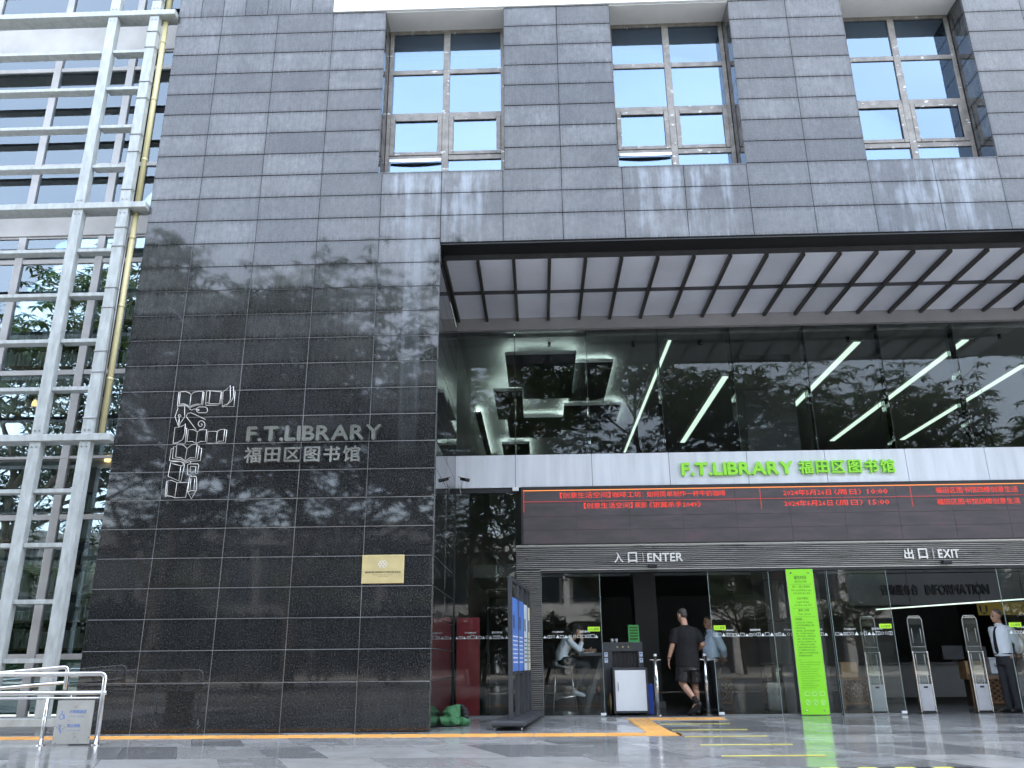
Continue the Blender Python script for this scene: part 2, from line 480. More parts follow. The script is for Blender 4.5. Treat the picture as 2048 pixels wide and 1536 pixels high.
GLYPH = {}
def glyph(ch, bold=0.0, res=3):
    """outline mesh data of one string in the built-in font: (verts2d, faces, bbox)"""
    key = (ch, res)
    if key not in GLYPH:
        c = bpy.data.curves.new('glyph', 'FONT'); c.body = ch; c.resolution_u = res; c.size = 1.0
        o = bpy.data.objects.new('glyph', c)
        me = bpy.data.meshes.new_from_object(o)
        vs_ = [(v.co.x, v.co.y) for v in me.vertices]; fs = [tuple(p.vertices) for p in me.polygons]
        bpy.data.objects.remove(o); bpy.data.curves.remove(c); bpy.data.meshes.remove(me)
        GLYPH[key] = (vs_, fs)
    return GLYPH[key]
def glyph_solid(vs_, fs, T, y_front, depth, mb, bold=0.0):
    """extrude a flat glyph; bold adds shifted copies set back by fractions of a millimetre"""
    sh = [(0, 0)] if not bold else [(0, 0), (bold, 0), (-bold, 0), (0, bold), (0, -bold)]
    edges = {}
    for f in fs:
        for a, b in zip(f, f[1:] + f[:1]):
            k2 = (min(a, b), max(a, b)); edges[k2] = edges.get(k2, 0) + 1
    rim = [e for e, n in edges.items() if n == 1]
    for j, (dx, dz) in enumerate(sh):
        i = len(mb.v); n = len(vs_)
        for x, y in vs_:
            X, Z = T(x, y); mb.v.append((X + dx, y_front + .0006 * j, Z + dz))
        mb.f += [tuple(i + q for q in f) for f in fs]
        if depth:
            for x, y in vs_:
                X, Z = T(x, y); mb.v.append((X + dx, y_front + depth, Z + dz))
            mb.f += [(i + a, i + b, i + n + b, i + n + a) for a, b in rim]
def letters(parent, chars, x0, x1, z0, z1, y, depth, material, bold=.0, name='letter', gap=.10, cjk=False):
    """every character its own raised letter, the row fitted between x0 and x1"""
    if cjk:
        pitch = (x1 - x0) / len(chars) ; w = pitch * .84
        for i, ch in enumerate(chars):
            vs_, fs = glyph(ch)
            ax0, ax1 = min(v[0] for v in vs_), max(v[0] for v in vs_); ay0, ay1 = min(v[1] for v in vs_), max(v[1] for v in vs_)
            sx = w / .92; sz = (z1 - z0) / .92
            cx = x0 + pitch * i + w / 2; mb = MB()
            glyph_solid(vs_, fs, lambda X, Y: (cx + (X - (ax0 + ax1) / 2) * sx, (z0 + z1) / 2 + (Y - (ay0 + ay1) / 2) * sz), y, depth, mb, bold)
            mb.build(name, material, parent)
        return
    raw = [glyph(c) for c in chars]; H = .73
    ws = [max(v[0] for v in g[0]) - min(v[0] for v in g[0]) for g in raw]
    tot = sum(ws) + gap * (len(chars) - 1); s = (x1 - x0) / tot; sz = (z1 - z0) / H; x = x0
    for g, w in zip(raw, ws):
        mx_ = min(v[0] for v in g[0]); mb = MB()
        glyph_solid(g[0], g[1], lambda X, Y: (x + (X - mx_) * s, z0 + Y * sz), y, depth, mb, bold)
        mb.build(name, material, parent); x += (w + gap) * s
def line_text(parent, body, x0, z0, h, y, material, name='lettering', width=None, bold=0.0, axis='y'):
    """a line of flat print, cap height h, starting at x0 on baseline z0"""
    vs_, fs = glyph(body, res=1)
    if not vs_: return None
    s = h / .73; a = min(v[0] for v in vs_); b = max(v[0] for v in vs_)
    sx = s if width is None else width / (b - a)
    mb = MB(); glyph_solid(vs_, fs, lambda X, Y: (x0 + (X - a) * sx, z0 + Y * s), y, 0, mb, bold)
    return mb.build(name, material, parent)
random.seed(7)
# ------------------------------------------------------------------ ground
g = MB().box(-150, 150, -150, 120, -.60, -.30)
struct(g.build('ground', 'pavement'))
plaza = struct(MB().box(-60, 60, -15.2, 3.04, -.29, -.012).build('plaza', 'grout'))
struct(MB().box(-150, 150, -34, -23, -.29, -.14).build('road', 'asphalt'))
struct(MB().box(-150, 150, -23, -22.75, -.29, -.005).build('kerb', 'kerb'))
struct(MB().box(-60, 60, -22.75, -15.2, -.29, -.02).build('tree_belt', 'pavement'))
struct(MB().box(-150, 150, -60, -34, -.29, -.02).build('far_pavement', 'pavement'))

def poly_clip(poly, a, b, c):
    """keep the side a*x+b*y<=c"""
    out = []
    for p, q in zip(poly, poly[1:] + poly[:1]):
        dp = a * p[0] + b * p[1] - c; dq = a * q[0] + b * q[1] - c
        if dp <= 0: out.append(p)
        if dp * dq < 0:
            t = dp / (dp - dq); out.append((p[0] + (q[0] - p[0]) * t, p[1] + (q[1] - p[1]) * t))
    return out
def shrink(poly, d):
    n = len(poly); cx = sum(p[0] for p in poly) / n; cy = sum(p[1] for p in poly) / n; o = []
    for x, y in poly:
        L = math.hypot(x - cx, y - cy); k = max(0, 1 - d / max(L, 1e-6)); o.append((cx + (x - cx) * k, cy + (y - cy) * k))
    return o
# slanted granite pavers: long joints run obliquely, cross joints run along the facade
SL = -.42
def paver_poly(i, y0, y1, xw0, xw1):
    return [(xw0 + SL * y0, y0), (xw1 + SL * y0, y0), (xw1 + SL * y1, y1), (xw0 + SL * y1, y1)]
holes = [(-9.5, 1.75, -.74, -.30), (1.37, 1.71, -.30, 2.60), (1.71, 2.95, 2.22, 2.60)]
random.seed(11)
n_pav = 0
rows = [-7.4, -5.9, -4.45, -3.05, -1.75, -.74, -.30, .78, 1.9, 3.0]
for r, (y0, y1) in enumerate(zip(rows, rows[1:])):
    if (y0, y1) == (-.74, -.30): xs0 = 1.76
    else: xs0 = -9.2
    x = -9.6 + random.uniform(0, .5)
    while x < 10.5:
        w = random.choice((.62, .92, .92, 1.18))
        P4 = paver_poly(0, y0, y1, x, x + w); x += w
        for (hx0, hx1, hy0, hy1) in holes:
            if P4 and y0 < hy1 - .01 and y1 > hy0 + .01:
                xm = sum(p[0] for p in P4) / len(P4)
                if hx0 - .1 < min(p[0] for p in P4) and max(p[0] for p in P4) < hx1 + .05 and hy1 - hy0 < .5 and abs(y0 - hy0) < .05: P4 = None
                elif max(p[0] for p in P4) > hx0 and min(p[0] for p in P4) < hx1 and not (abs(y0 - hy0) > .6 and hy1 - hy0 < .5):
                    P4 = poly_clip(P4, 1, 0, hx0) if xm < (hx0 + hx1) / 2 else poly_clip(P4, -1, 0, -hx1)
        if not P4 or len(P4) < 3: continue
        cx = sum(p[0] for p in P4) / len(P4); cy = (y0 + y1) / 2
        if abs(cx) > 9.8: continue
        if y1 > 0 and cx < -1.5 and cx > -7: 
            P4 = poly_clip(P4, 0, 1, .02)
            if len(P4) < 3: continue
        P4 = shrink(P4, .005)
        z = random.uniform(-.0012, .0012)
        MB().prism(P4, -.02, z, 'z').build('paver', 'paver', plaza)
        n_pav += 1
# wide plain paving in front of and beside the detailed slabs
for (a, b, c, d) in ((-60, -10.2, -15.2, 3.0), (10.2, 60, -15.2, 3.0), (-10.2, 10.2, -15.2, -7.44)):
    MB().box(a, b, c, d, -.02, -.004).build('paving_field', 'paver', plaza)
# orange tactile tiles
def tactile(x0, x1, y0, y1):
    mb = MB().box(x0 + .004, x1 - .004, y0 + .004, y1 - .004, -.02, .003)
    if x1 - x0 > y1 - y0:
        for k in range(4):
            yy = y0 + (y1 - y0) * (k + .5) / 4; mb.box(x0 + .03, x1 - .03, yy - .016, yy + .016, .0031, .008)
    else:
        for k in range(4):
            xx = x0 + (x1 - x0) * (k + .5) / 4; mb.box(xx - .016, xx + .016, y0 + .03, y1 - .03, .0031, .008)
    mb.build('tactile_tile', 'orange_tile', plaza)
x = -9.4
while x < 1.30: tactile(x, x + .465, -.74, -.30); x += .465
tactile(x, 1.73, -.74, -.30)
for k in range(7): tactile(1.37, 1.71, -.29 + k * .41, -.29 + (k + 1) * .41)
for k in range(3): tactile(1.715 + k * .41, 1.715 + (k + 1) * .41, 2.24, 2.58)
for yy in (1.20, .12, -.90, -1.96, -3.08):
    MB().box(1.76, 2.77, yy - .027, yy + .027, .0022, .0045).build('painted_line', 'yellow_tape', plaza)
for k in range(9):
    MB().box(2.24 + k * .16, 2.24 + (k + 1) * .16, -4.12, -4.05, .0022, .0045).build('hazard_tape', 'yellow_tape' if k % 2 else 'black_tape', plaza)

# ------------------------------------------------------------------ the library
lib = thing('library_building', (2.0, 0, 0), 'dark granite library building with recessed glazed entrance and three grid windows', 'building')
XC = [-6.45, -5.62, -4.59, -3.56, -2.53, -1.515, -.48, .505, 1.52, 2.55, 3.6, 4.62, 5.6, 6.67, 7.72, 8.75, 9.8]
Z0 = .654; DZ = .4273
def rz(k): return Z0 + DZ * k
WIN = [(-2.60, -.455), (1.465, 3.60), (5.62, 7.745)]
core = MB()
core.box(-6.445, -1.53, .007, 3.0, 0, 7.40)
core.box(-6.445, 9.8, .010, .60, 7.42, 8.755)
xs = [-6.445] + [v for w in WIN for v in (w[0] - .016, w[1] + .016)] + [9.8]
for a, b in zip(xs[::2], xs[1::2]): core.box(a, b, .016, .60, 8.7551, 12.19)
core.box(-6.445, 9.8, .016, .60, 12.191, 22.0)
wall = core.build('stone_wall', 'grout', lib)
back = MB()
back.box(-6.44, 14.0, 1.9, 14.2, 7.62, 22.0)
back.box(9.801, 14.0, .02, 1.9, 7.42, 22.0)
back.box(-6.44, 14.0, .60, 1.9, 21.7, 22.0)
back.box(-6.44, 14.0, .601, 1.9, 7.42, 7.60)
back.build('upper_block', 'core_dark', lib)
J = .010
def stone(x0, x1, z0, z1):
    slab('stone_panel', 'granite', wall, (x0 + x1) / 2, 0, (z0 + z1) / 2, x1 - x0 - .006, z1 - z0 - J)
zr = [0.0] + [rz(k) for k in range(0, 28)]
n_st = 0
for r, (a, b) in enumerate(zip(zr, zr[1:])):
    for x0, x1 in zip(XC, XC[1:]):
        if b <= 7.42 and x0 >= -1.52: continue
        if a < 7.41 < b and x0 >= -1.52: continue         # merged into the tall lintel course
        za, zb = a, b
        if x0 >= -1.52 and abs(a - rz(16)) < .01: za = 7.412
        # cut by windows
        segs = [(x0, x1)]
        if za > 8.7 and zb < 12.25:
            for w0, w1 in WIN:
                new = []
                for s0, s1 in segs:
                    if s1 <= w0 or s0 >= w1: new.append((s0, s1)); continue
                    if s0 < w0: new.append((s0, w0))
                    if s1 > w1: new.append((w1, s1))
                segs = new
        for s0, s1 in segs:
            if s1 - s0 < .06: continue
            # slim cuttings beside a window belong to the neighbouring slab
            stone(s0, s1, za, zb)
            n_st += 1
# narrow upright slabs left of the white cornice
x = -6.45
while x < -3.60:
    stone(x, min(x + .413, -3.572), 12.19, 13.25); x += .413
stone(-6.45, -5.0, 13.25, 14.4); stone(-5.0, -3.572, 13.25, 14.4)
box('cornice', 'white_render', lib, -3.565, 9.8, -.03, .0155, 12.192, 13.6)
MB().box(-6.45, 9.8, -.005, .0155, 14.4, 22).build('parapet_wall', 'granite', lib)
# entrance reveal on the right flank of the pier
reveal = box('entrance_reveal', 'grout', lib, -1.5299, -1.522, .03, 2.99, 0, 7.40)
for r, (a, b) in enumerate(zip(zr, zr[1:])):
    b = min(b, 7.40)
    if a >= 7.39: break
    for y0, y1 in ((0.028, 1.5), (1.5, 2.99)):
        slab('stone_panel', 'granite', reveal, -1.510, (y0 + y1) / 2, (a + b) / 2, y1 - y0 - .006, b - a - J, .018, 'x+', .002)
# dark lintel underside
box('lintel_soffit', 'soffit_stone', lib, -1.508, 9.8, .026, .40, 7.385, 7.42)

# windows
def window(w0, w1):
    wn_ = box('window', 'alu_frame', lib, w0, w1, .47, .56, 8.76, 8.83)
    z_t = [8.79, 9.38, 10.28, 11.23, 12.185]
    xm = (w0 + w1) / 2
    fr = MB()
    fr.box(w0 + .002, w0 + .075, .50, .57, 8.831, 12.18); fr.box(w1 - .075, w1 - .002, .50, .57, 8.831, 12.18)
    fr.box(xm - .06, xm + .06, .492, .568, 8.831, 12.17)
    fr.box(w0 + .075, w1 - .075, .498, .566, 12.10, 12.18)
    for z in z_t[1:4]: fr.box(w0 + .075, xm - .06, .501, .564, z - .05, z + .05); fr.box(xm + .06, w1 - .075, .501, .564, z - .05, z + .05)
    fr.build('frame', 'alu_old', wn_, bevel=.006)
    for c, (a, b) in enumerate(((w0 + .075, xm - .06), (xm + .06, w1 - .075))):
        for r in range(4):
            za = z_t[r] + (.05 if r else .04); zb = z_t[r + 1] - (.05 if r < 3 else .085)
            if r == 1:
                s = MB()
                for (p, q, t, u) in ((a, a + .085, za, zb), (b - .085, b, za, zb), (a + .085, b - .085, za, za + .075), (a + .085, b - .085, zb - .075, zb)):
                    s.box(p + .003, q - .003, .488, .515, t + .003, u - .003)
                s.build('opening_sash', 'alu_old', wn_, bevel=.005)
                a2, b2, za, zb = a + .08, b - .08, za + .07, zb - .07
            else: a2, b2 = a, b
            tilt = random.uniform(-.004, .004)
            mb = MB(); i = 0
            mb.prism([(.525 + tilt, za), (.533 + tilt, za), (.533 - tilt, zb), (.525 - tilt, zb)], a2, b2, 'x')
            mb.build('pane', 'glass_window', wn_)
    # one aluminium drip strip has come loose and sags
    if w0 < 5:
        mb = MB(); n = 12
        for t in [i / n for i in range(n + 1)]:
            x = w0 + .09 + t * (xm - w0 - .15); sg_ = .045 * math.sin(math.pi * t)
            for dy, dz in ((0, .0), (0, -.05 - sg_ * .5), (-.008 - sg_ * .4, -.055 - sg_ * .5), (-.008, .002)): mb.v.append((x, .468 + dy, 9.34 + dz))
        for k in range(n):
            for q in range(4): a = k * 4 + q; b = k * 4 + (q + 1) % 4; mb.f.append((a, b, b + 4, a + 4))
        mb.f += [(0, 1, 2, 3), (n * 4, n * 4 + 3, n * 4 + 2, n * 4 + 1)]
        mb.build('loose_strip', 'white_paint', wn_)
    for c, (a, b) in enumerate(((w0 + .08, xm - .07), (xm + .07, w1 - .08))): box('added_blind', 'white_paint', wn_, a, b, .60, .604, 11.62 + .03 * c, 12.15)  # pale blinds added behind the top panes to brighten them
    # painted ceiling of the niche and stone cheeks
    box('niche_ceiling', 'white_render', wn_, w0 - .01, w1 + .01, .017, .60, 12.172, 12.1895)
    for xx, ax in ((w0, 'x+'), (w1, 'x-')):
        for k in range(19, 27):
            slab('stone_panel', 'granite', wn_, xx, .25, (rz(k) + rz(k + 1)) / 2, .44, DZ - J, .013, ax, .002)
    box('sill', 'granite', wn_, w0 - .004, w1 + .004, -.004, .47, 8.752, 8.77)
    return wn_
def old_alu():
    mt = bpy.data.materials.new('alu_old'); k = NT(mt); b = k.b
    n = k.noise(k.pos((2.2, 1, 6)), 2.2, 6, .65)
    peel = k.ramp(n, [(.62, 0.0), (.645, 1.0)])
    d = k.noise(k.pos(), 7, 4)
    base = k.mix(k.ramp(d, [(.35, 0.0), (.7, 1.0)]), (.18, .165, .15), (.29, .27, .245))
    k.link(k.mix(peel, base, (.72, .73, .72)), b.inputs['Base Color'])
    b.inputs['Roughness'].default_value = .5; b.inputs['Metallic'].default_value = .15
    k.bump(peel, .3, .004)
    MATS['alu_old'] = mt
old_alu()
for w in WIN: window(*w)

# canopy ceiling
can = box('canopy_ceiling', 'dark_joint', lib, -1.505, 9.8, .41, 2.94, 7.315, 7.36)
bx = [-1.49] + [-.926 + .602 * k for k in range(0, 19)]
for a, b in zip(bx, bx[1:]):
    for y0, y1 in ((.42, 1.66), (1.70, 2.93)):
        slab('ceiling_panel', 'canopy_panel', can, (a + b) / 2, (y0 + y1) / 2, 7.303, b - a - .012, y1 - y0, .012, 'z-', .003)
for x in bx[1:]:
    box('batten', 'batten', can, x - .027, x + .027, .405, 2.935, 7.235, 7.302)
box('batten', 'batten', can, -1.50, -1.455, .405, 2.935, 7.235, 7.302)
box('cross_rail', 'rack_metal', can, -1.50, 9.8, 1.665, 1.695, 7.245, 7.301)
box('edge_rail', 'rack_metal', can, -1.50, 9.8, .401, .419, 7.29, 7.384)
bm_ = box('glazing_head_beam', 'canopy_beam', lib, -1.515, 9.9, 2.945, 3.25, 7.065, 7.40)

# glazed screen above the fascia
XG = [-1.515, -.39, 1.0, 2.4, 3.8, 5.22, 6.645, 8.075, 9.5]
gz = box('upper_glazing', 'clip_steel', lib, -1.515, 9.9, 3.0, 3.06, 7.045, 7.064)
for a, b in zip(XG, XG[1:]):
    t = random.uniform(-.006, .006)
    MB().prism([(a + .006, 3.0 + t), (b - .006, 3.0 - t), (b - .006, 3.012 - t), (a + .006, 3.012 + t)], 4.54, 7.045, 'z').build('glass_pane', 'glass_upper', gz)
for x in XG[1:-1]:
    box('glass_fin', 'glass_clear', gz, x - .007, x + .007, 3.02, 3.34, 4.54, 7.04)
    box('joint_seal', 'dark_joint', gz, x - .0055, x + .0055, 2.999, 3.013, 4.54, 7.045)
    for z in (4.75, 5.6): box('fin_clamp', 'chrome', gz, x - .02, x + .02, 3.016, 3.05, z, z + .06)
# fascia
fa = box('fascia', 'dark_joint', lib, -1.515, 9.9, 2.965, 3.30, 3.93, 4.538)
XF = [-1.515, -.40, 1.018, 2.441, 3.872, 5.298, 6.758, 8.20, 9.65]
for a, b in zip(XF, XF[1:]):
    slab('fascia_panel', 'fascia', fa, (a + b) / 2, 2.95, 4.235, b - a - .008, .612, .02)
# left bay below the fascia: tall glazing
lb = box('side_glazing', 'clip_steel', lib, -1.515, -.41, 2.995, 3.03, .0, .03)
box('glass_pane', 'glass_door', lb, -1.51, -.41, 3.006, 3.018, .03, 3.93)
box('head_rail', 'led_frame', lb, -1.512, -.41, 2.98, 3.04, 3.84, 3.929)
box('joint_seal', 'dark_joint', lb, -1.515, -1.495, 2.99, 3.03, .03, 3.84)
# ribbed portal
por = MB()
por.box(-.40, 9.9, 2.96, 3.25, 2.44, 2.865); por.box(-.40, .032, 2.96, 3.25, 0, 2.44)
portal = por.build('ribbed_portal', 'led_frame', lib)
rb = MB()
z = 2.448
while z < 2.84:
    rb.prism([(2.96, z), (2.94, z + .006), (2.94, z + .017), (2.96, z + .023)], -.40, 9.9, 'x'); z += .034
z = .02
while z < 2.43:
    rb.prism([(2.96, z), (2.94, z + .006), (2.94, z + .017), (2.96, z + .023)], -.40, .03, 'x'); z += .034
stuff(rb.build('ribs', 'rib', portal))
box('portal_trim', 'brushed_steel', portal, -.40, 9.9, 2.925, 2.96, 2.845, 2.87)
box('door_track', 'led_frame', portal, .033, 9.9, 2.97, 3.20, 2.38, 2.4395)
box('track_edge', 'brushed_steel', portal, .033, 9.9, 2.955, 2.97, 2.425, 2.4395)
for x in (-.18, 2.10, 4.55, 8.75): box('trim_lamp', 'white_paint', portal, x, x + .12, 2.915, 2.925, 2.868, 2.884)

# glass leaves of the entrance
def icons(parent, x0, x1, y):
    """row of little outline pictures: books, pens, cups, screens"""
    mb = MB(); random.seed(int(x0 * 100) + 5); t = .006; x = x0 + .02
    def bar(a, b, c, d): mb.box(a, b, y - .0012, y - .0004, c, d)
    while x < x1 - .07:
        k = random.randrange(5); w = random.uniform(.04, .075); z = 1.275; h = random.uniform(.045, .062)
        if k in (0, 1):
            bar(x, x + w, z, z + t); bar(x, x + w, z + h - t, z + h); bar(x, x + t, z + t, z + h - t); bar(x + w - t, x + w, z + t, z + h - t)
            if k: bar(x + w / 2 - t / 2, x + w / 2 + t / 2, z + t, z + h - t)
        elif k == 2:
            mb.prism([(x, z), (x + w, z), (x + w * .5, z + h)], y - .0012, y - .0004)
        elif k == 3:
            bar(x, x + w * .9, z, z + h * .35); bar(x + w * .2, x + w * .5, z + h * .35, z + h * .8)
        else:
            mb.tube([(x + w / 2 + .02 * math.cos(a), y - .0008, z + .028 + .022 * math.sin(a)) for a in [i * .7 for i in range(10)]], .003, 4)
        x += w + .010
    mb.build('icon_band', 'icon_white', parent)
    n = max(1, round((x1 - x0) / 1.05))
    for q in range(n):
        xa = x0 + .18 + q * 1.05
        if xa + .7 > x1 + .35: break
        line_text(parent, 'F.T.LIBRARY', xa, 1.366, .026, y - .001, 'icon_white', width=.2, bold=.0012)
        if xa + .62 < x1: line_text(parent, '福田区图书馆', xa + .47, 1.366, .026, y - .001, 'icon_white', width=.18, bold=.001)
def leaf(x0, x1, y, sliding, sticker=None, bottom=.03, foot=None):
    d = box('sliding_door' if sliding else 'fixed_glazing', 'clip_steel', lib, x0, x1, y - .012, y + .024, .004, .022)
    box('glass_pane', 'glass_door', d, x0, x1, y, y + .012, .023, 2.40)
    for xx in (x0, x1): box('glass_edge', 'edge_green', d, xx - .003, xx + .003, y - .0008, y + .0128, .023, 2.40)
    icons(d, x0, x1, y)
    if sticker:
        st = slab('warning_sticker', 'sticker_lime', d, sticker, y - .003, 1.42, .21, .078, .002, ch=.0005)
        line_text(st, '小心玻璃', sticker - .08, 1.402, .034, y - .0045, 'sign_ink', width=.16)
    if foot is not None: box('floor_clamp', 'white_paint', d, foot - .045, foot + .045, y - .02, y + .03, .0221, .06)
    return d
mat('edge_green', (.34, .42, .40), .3, var=.15)
leaf(.04, 1.075, 3.0, True, .94, foot=1.05)
leaf(2.985, 4.05, 3.0, True, 3.12, foot=3.03)
leaf(4.062, 5.06, 3.06, False)
leaf(5.07, 6.10, 3.0, True, 5.96, foot=6.06)
leaf(8.02, 9.1, 3.0, True, 8.16)
icons(lb, -1.49, -.42, 3.006)

# ------------------------------------------------------------------ lobby shell
struct(box('lobby_floor', 'lobby_floor', None, -1.92, 14.02, 3.045, 14.25, -.25, -.003))
struct(box('lobby_ceiling', 'lobby_ceiling', None, -6.44, 14, 3.26, 14, 7.02, 7.30))
box('lobby_side_wall', 'lobby_wall', lib, -1.9, -1.5305, 3.02, 14.1, 0, 7.019)
box('lobby_right_wall', 'lobby_wall', lib, 12.6, 14.0, 0, 14.1, 0, 7.019)
box('lobby_back_wall', 'lobby_back', lib, -1.9, 14.0, 14.1, 14.3, 0, 7.6)
box('shade_slab', 'lobby_back', lib, -1.53, 12.6, 7.6, 14.1, 2.75, 3.05)  # added slab that keeps the deep ground-level lobby dark
# ------------------------------------------------------------------ glazed wing on the left
wing = thing('glazed_wing', (-10, 0, 0), 'glass wing with pale steel sunshade grid left of the dark stone wall', 'building')
WX0, WX1 = -13.5, -6.462
ST = [.16, 4.18, 8.20, 12.22, 16.24]
for z in ST: box('floor_beam', 'steel_frame', wing, WX0, WX1, -.13, .16, z - .05, z + .055, bevel=.006)
posts = [-7.70, -6.93]
for px in posts + [-12.55, -11.78]:
    for a, b in zip(ST, ST[1:]): box('post', 'steel_frame', wing, px, px + .17, -.10, .03, a + .056, b - .051, bevel=.006)
for px in posts + [-12.55, -11.78]: box('post_foot', 'steel_frame', wing, px + .03, px + .14, -.07, .02, 0.0, .109)
for a, b in zip(ST, ST[1:]):
    for k in range(1, 5):
        z = a + k * .803
        box('louvre', 'steel_frame', wing, -11.605, -7.703, -.07, .10, z - .03, z + .03, bevel=.004)
        box('rung', 'steel_frame', wing, -7.527, -6.933, -.07, .10, z - .03, z + .03, bevel=.004)
        box('louvre', 'steel_frame', wing, WX0, -12.553, -.07, .10, z - .03, z + .03, bevel=.004)
for px in posts:
    for z in ST[1:-1]:
        for dx in (.05, .12):
            for dz in (-.14, .12): MB().tube([(px + dx, -.1005, z + dz), (px + dx, -.112, z + dz)], .012, 6).build('bolt', 'clip_steel', wing)
# window wall behind the grid
MX = [-13.42, -11.97, -10.52, -9.07, -7.64, -6.455]
LV = [(.12, .19), (1.02, 1.02), (3.12, 3.12)]
bands = [(8.14, 8.68), (12.16, 12.70), (16.18, 16.7)]
for z0, z1 in bands: box('slab_band', 'band_plaster', wing, WX0, WX1, .74, 1.2, z0, z1)
box('plinth', 'band_plaster', wing, WX0, WX1, .74, 1.2, 0, .15)
box('mid_floor', 'band_plaster', wing, WX0, WX1, .95, 6.0, 3.95, 4.2)
levels = [[.15, 1.02, 3.12, 4.07], [4.07, 5.56, 7.64, 8.14], [8.68, 9.60, 11.75, 12.16], [12.70, 13.6, 15.75, 16.18]]
for L in levels:
    for x in MX[1:-1]:
        box('mullion', 'alu_frame', wing, x - .07, x + .07, .76, .84, L[0] + .001, L[-1] - .001, bevel=.01)
    for z in L[:-1] if L[0] < 4 else L:
        for a, b in zip(MX, MX[1:]):
            box('transom', 'alu_frame', wing, a + .071, b - .071 if b < -6.5 else b - .005, .77, .835, z - .04 if z != L[0] else z + .001, z + .045 if z != L[-1] else z - .001, bevel=.006)
    for a, b in zip(MX, MX[1:]):
        for z0, z1 in zip(L, L[1:]):
            t = random.uniform(-.004, .004)
            MB().prism([(.80 + t, z0 + .03), (.808 + t, z0 + .03), (.808 - t, z1 - .03), (.80 - t, z1 - .03)], a + .06, b - .06 if b < -6.5 else b - .006, 'x').build('glass_pane', 'glass_wing', wing)
box('back_wall', 'room_grey', wing, WX0, WX1, 6.0, 6.2, 0, 17)
box('end_wall', 'band_plaster', wing, WX0 - .3, WX0 - .001, .74, 6.2, 0, 22)
box('upper_floor', 'room_grey', wing, WX0, WX1, 1.201, 6.0, 8.14, 8.5)
box('top_floor', 'room_grey', wing, WX0, WX1, 1.201, 6.0, 12.16, 12.5)
box('attic_block', 'band_plaster', wing, WX0, WX1, .74, 14, 16.71, 22)
for a, b in zip(MX, MX[1:]):
    b2 = b - .09 if b < -6.5 else b - .03
    box('frosted_film', 'film_green', wing, a + .09, b2, .815, .818, .22, 1.0)
    for z0, z1 in ((9.0, 12.1), (13.2, 16.1)):
        zz = z0 + random.uniform(0, .8)
        box('blind', 'blind', wing, a + .09, b2, .87, .88, zz, z1)
# yellow drain pipe tied to the post
for a, b in ((ST[1] + .06, ST[2] - .06), (ST[2] + .06, ST[3] - .06), (ST[3] + .06, ST[4] - .06)):
    pp = tube('drain_pipe', 'pipe_yellow', wing, [(-6.70, .06, a), (-6.70, .06, b)], .048, 14)
    z = a + .9
    while z < b:
        MB().tube([(-6.70, .06, z), (-6.70, .06, z + .05)], .053, 14).build('socket', 'pipe_yellow', pp, smooth=True); z += 1.25
    z = a + .25; q = 0
    while z < b:
        MB().tube([(-6.94, -.105, z), (-6.74, -.105, z), (-6.735, .0, z - .01)], .009, 6).build('cable_tie', 'clip_steel', pp); z += (.75, .35)[q % 2]; q += 1
tube('conduit', 'clip_steel', wing, [(-6.74, -.02, ST[1] + .06), (-6.74, -.02, ST[2] - .06)], .012, 8)

def bookshelf(z0, n, label):
    o = thing('bookshelf', (-10, 1.9, z0), label, 'bookshelf', 'bookshelves inside the glass wing')
    for x in (-13.3, -11.6, -9.9, -8.2, -6.55): box('upright', 'shelf_wood', o, x - .02, x + .02, 1.72, 2.02, z0, z0 + n * .44)
    mb = MB()
    for r in range(n):
        zz = z0 + r * .44
        for a, b in zip((-13.3, -11.6, -9.9, -8.2), (-11.6, -9.9, -8.2, -6.55)):
            box('shelf', 'shelf_wood', o, a + .021, b - .021, 1.72, 2.02, zz, zz + .035)
            x = a + .03
            while x < b - .07:
                w = random.uniform(.02, .05)
                if random.random() < .10: x += w * 3; continue
                mb.box(x, x + w - .003, 1.74 + random.uniform(0, .04), 1.96, zz + .036, zz + .036 + random.uniform(.22, .34)); x += w
    box('back_panel', 'core_dark', o, -13.3, -6.55, 2.021, 2.05, z0, z0 + n * .44)
    stuff(mb.build('books', 'book_pale', o))
bookshelf(.25, 8, 'long wooden bookshelf packed with pale books on the wing ground floor')
bookshelf(4.25, 8, 'long wooden bookshelf packed with pale books on the wing upper floor')
for (x, y, z, lb2, zc) in ((-8.65, 1.3, 5.21, 'small warm pendant lamp glowing behind the wing upper floor glass', 8.14), (-7.0, .90, 4.10, 'small warm lamp glowing beside the edge of the stone wall', 5.0)):
    lp = thing('pendant_lamp', (x, y, z - .1), lb2, 'lamp', 'warm lamps in the wing')
    MB().tube([(x, y, z - .06), (x, y, z), (x, y, z + .05)], [.05, .045, .012], 10).build('lamp_shade', 'warm_lamp', lp, smooth=True)
    tube('cord', 'black_print', lp, [(x, y, z + .05), (x, y, zc)], .005, 5)

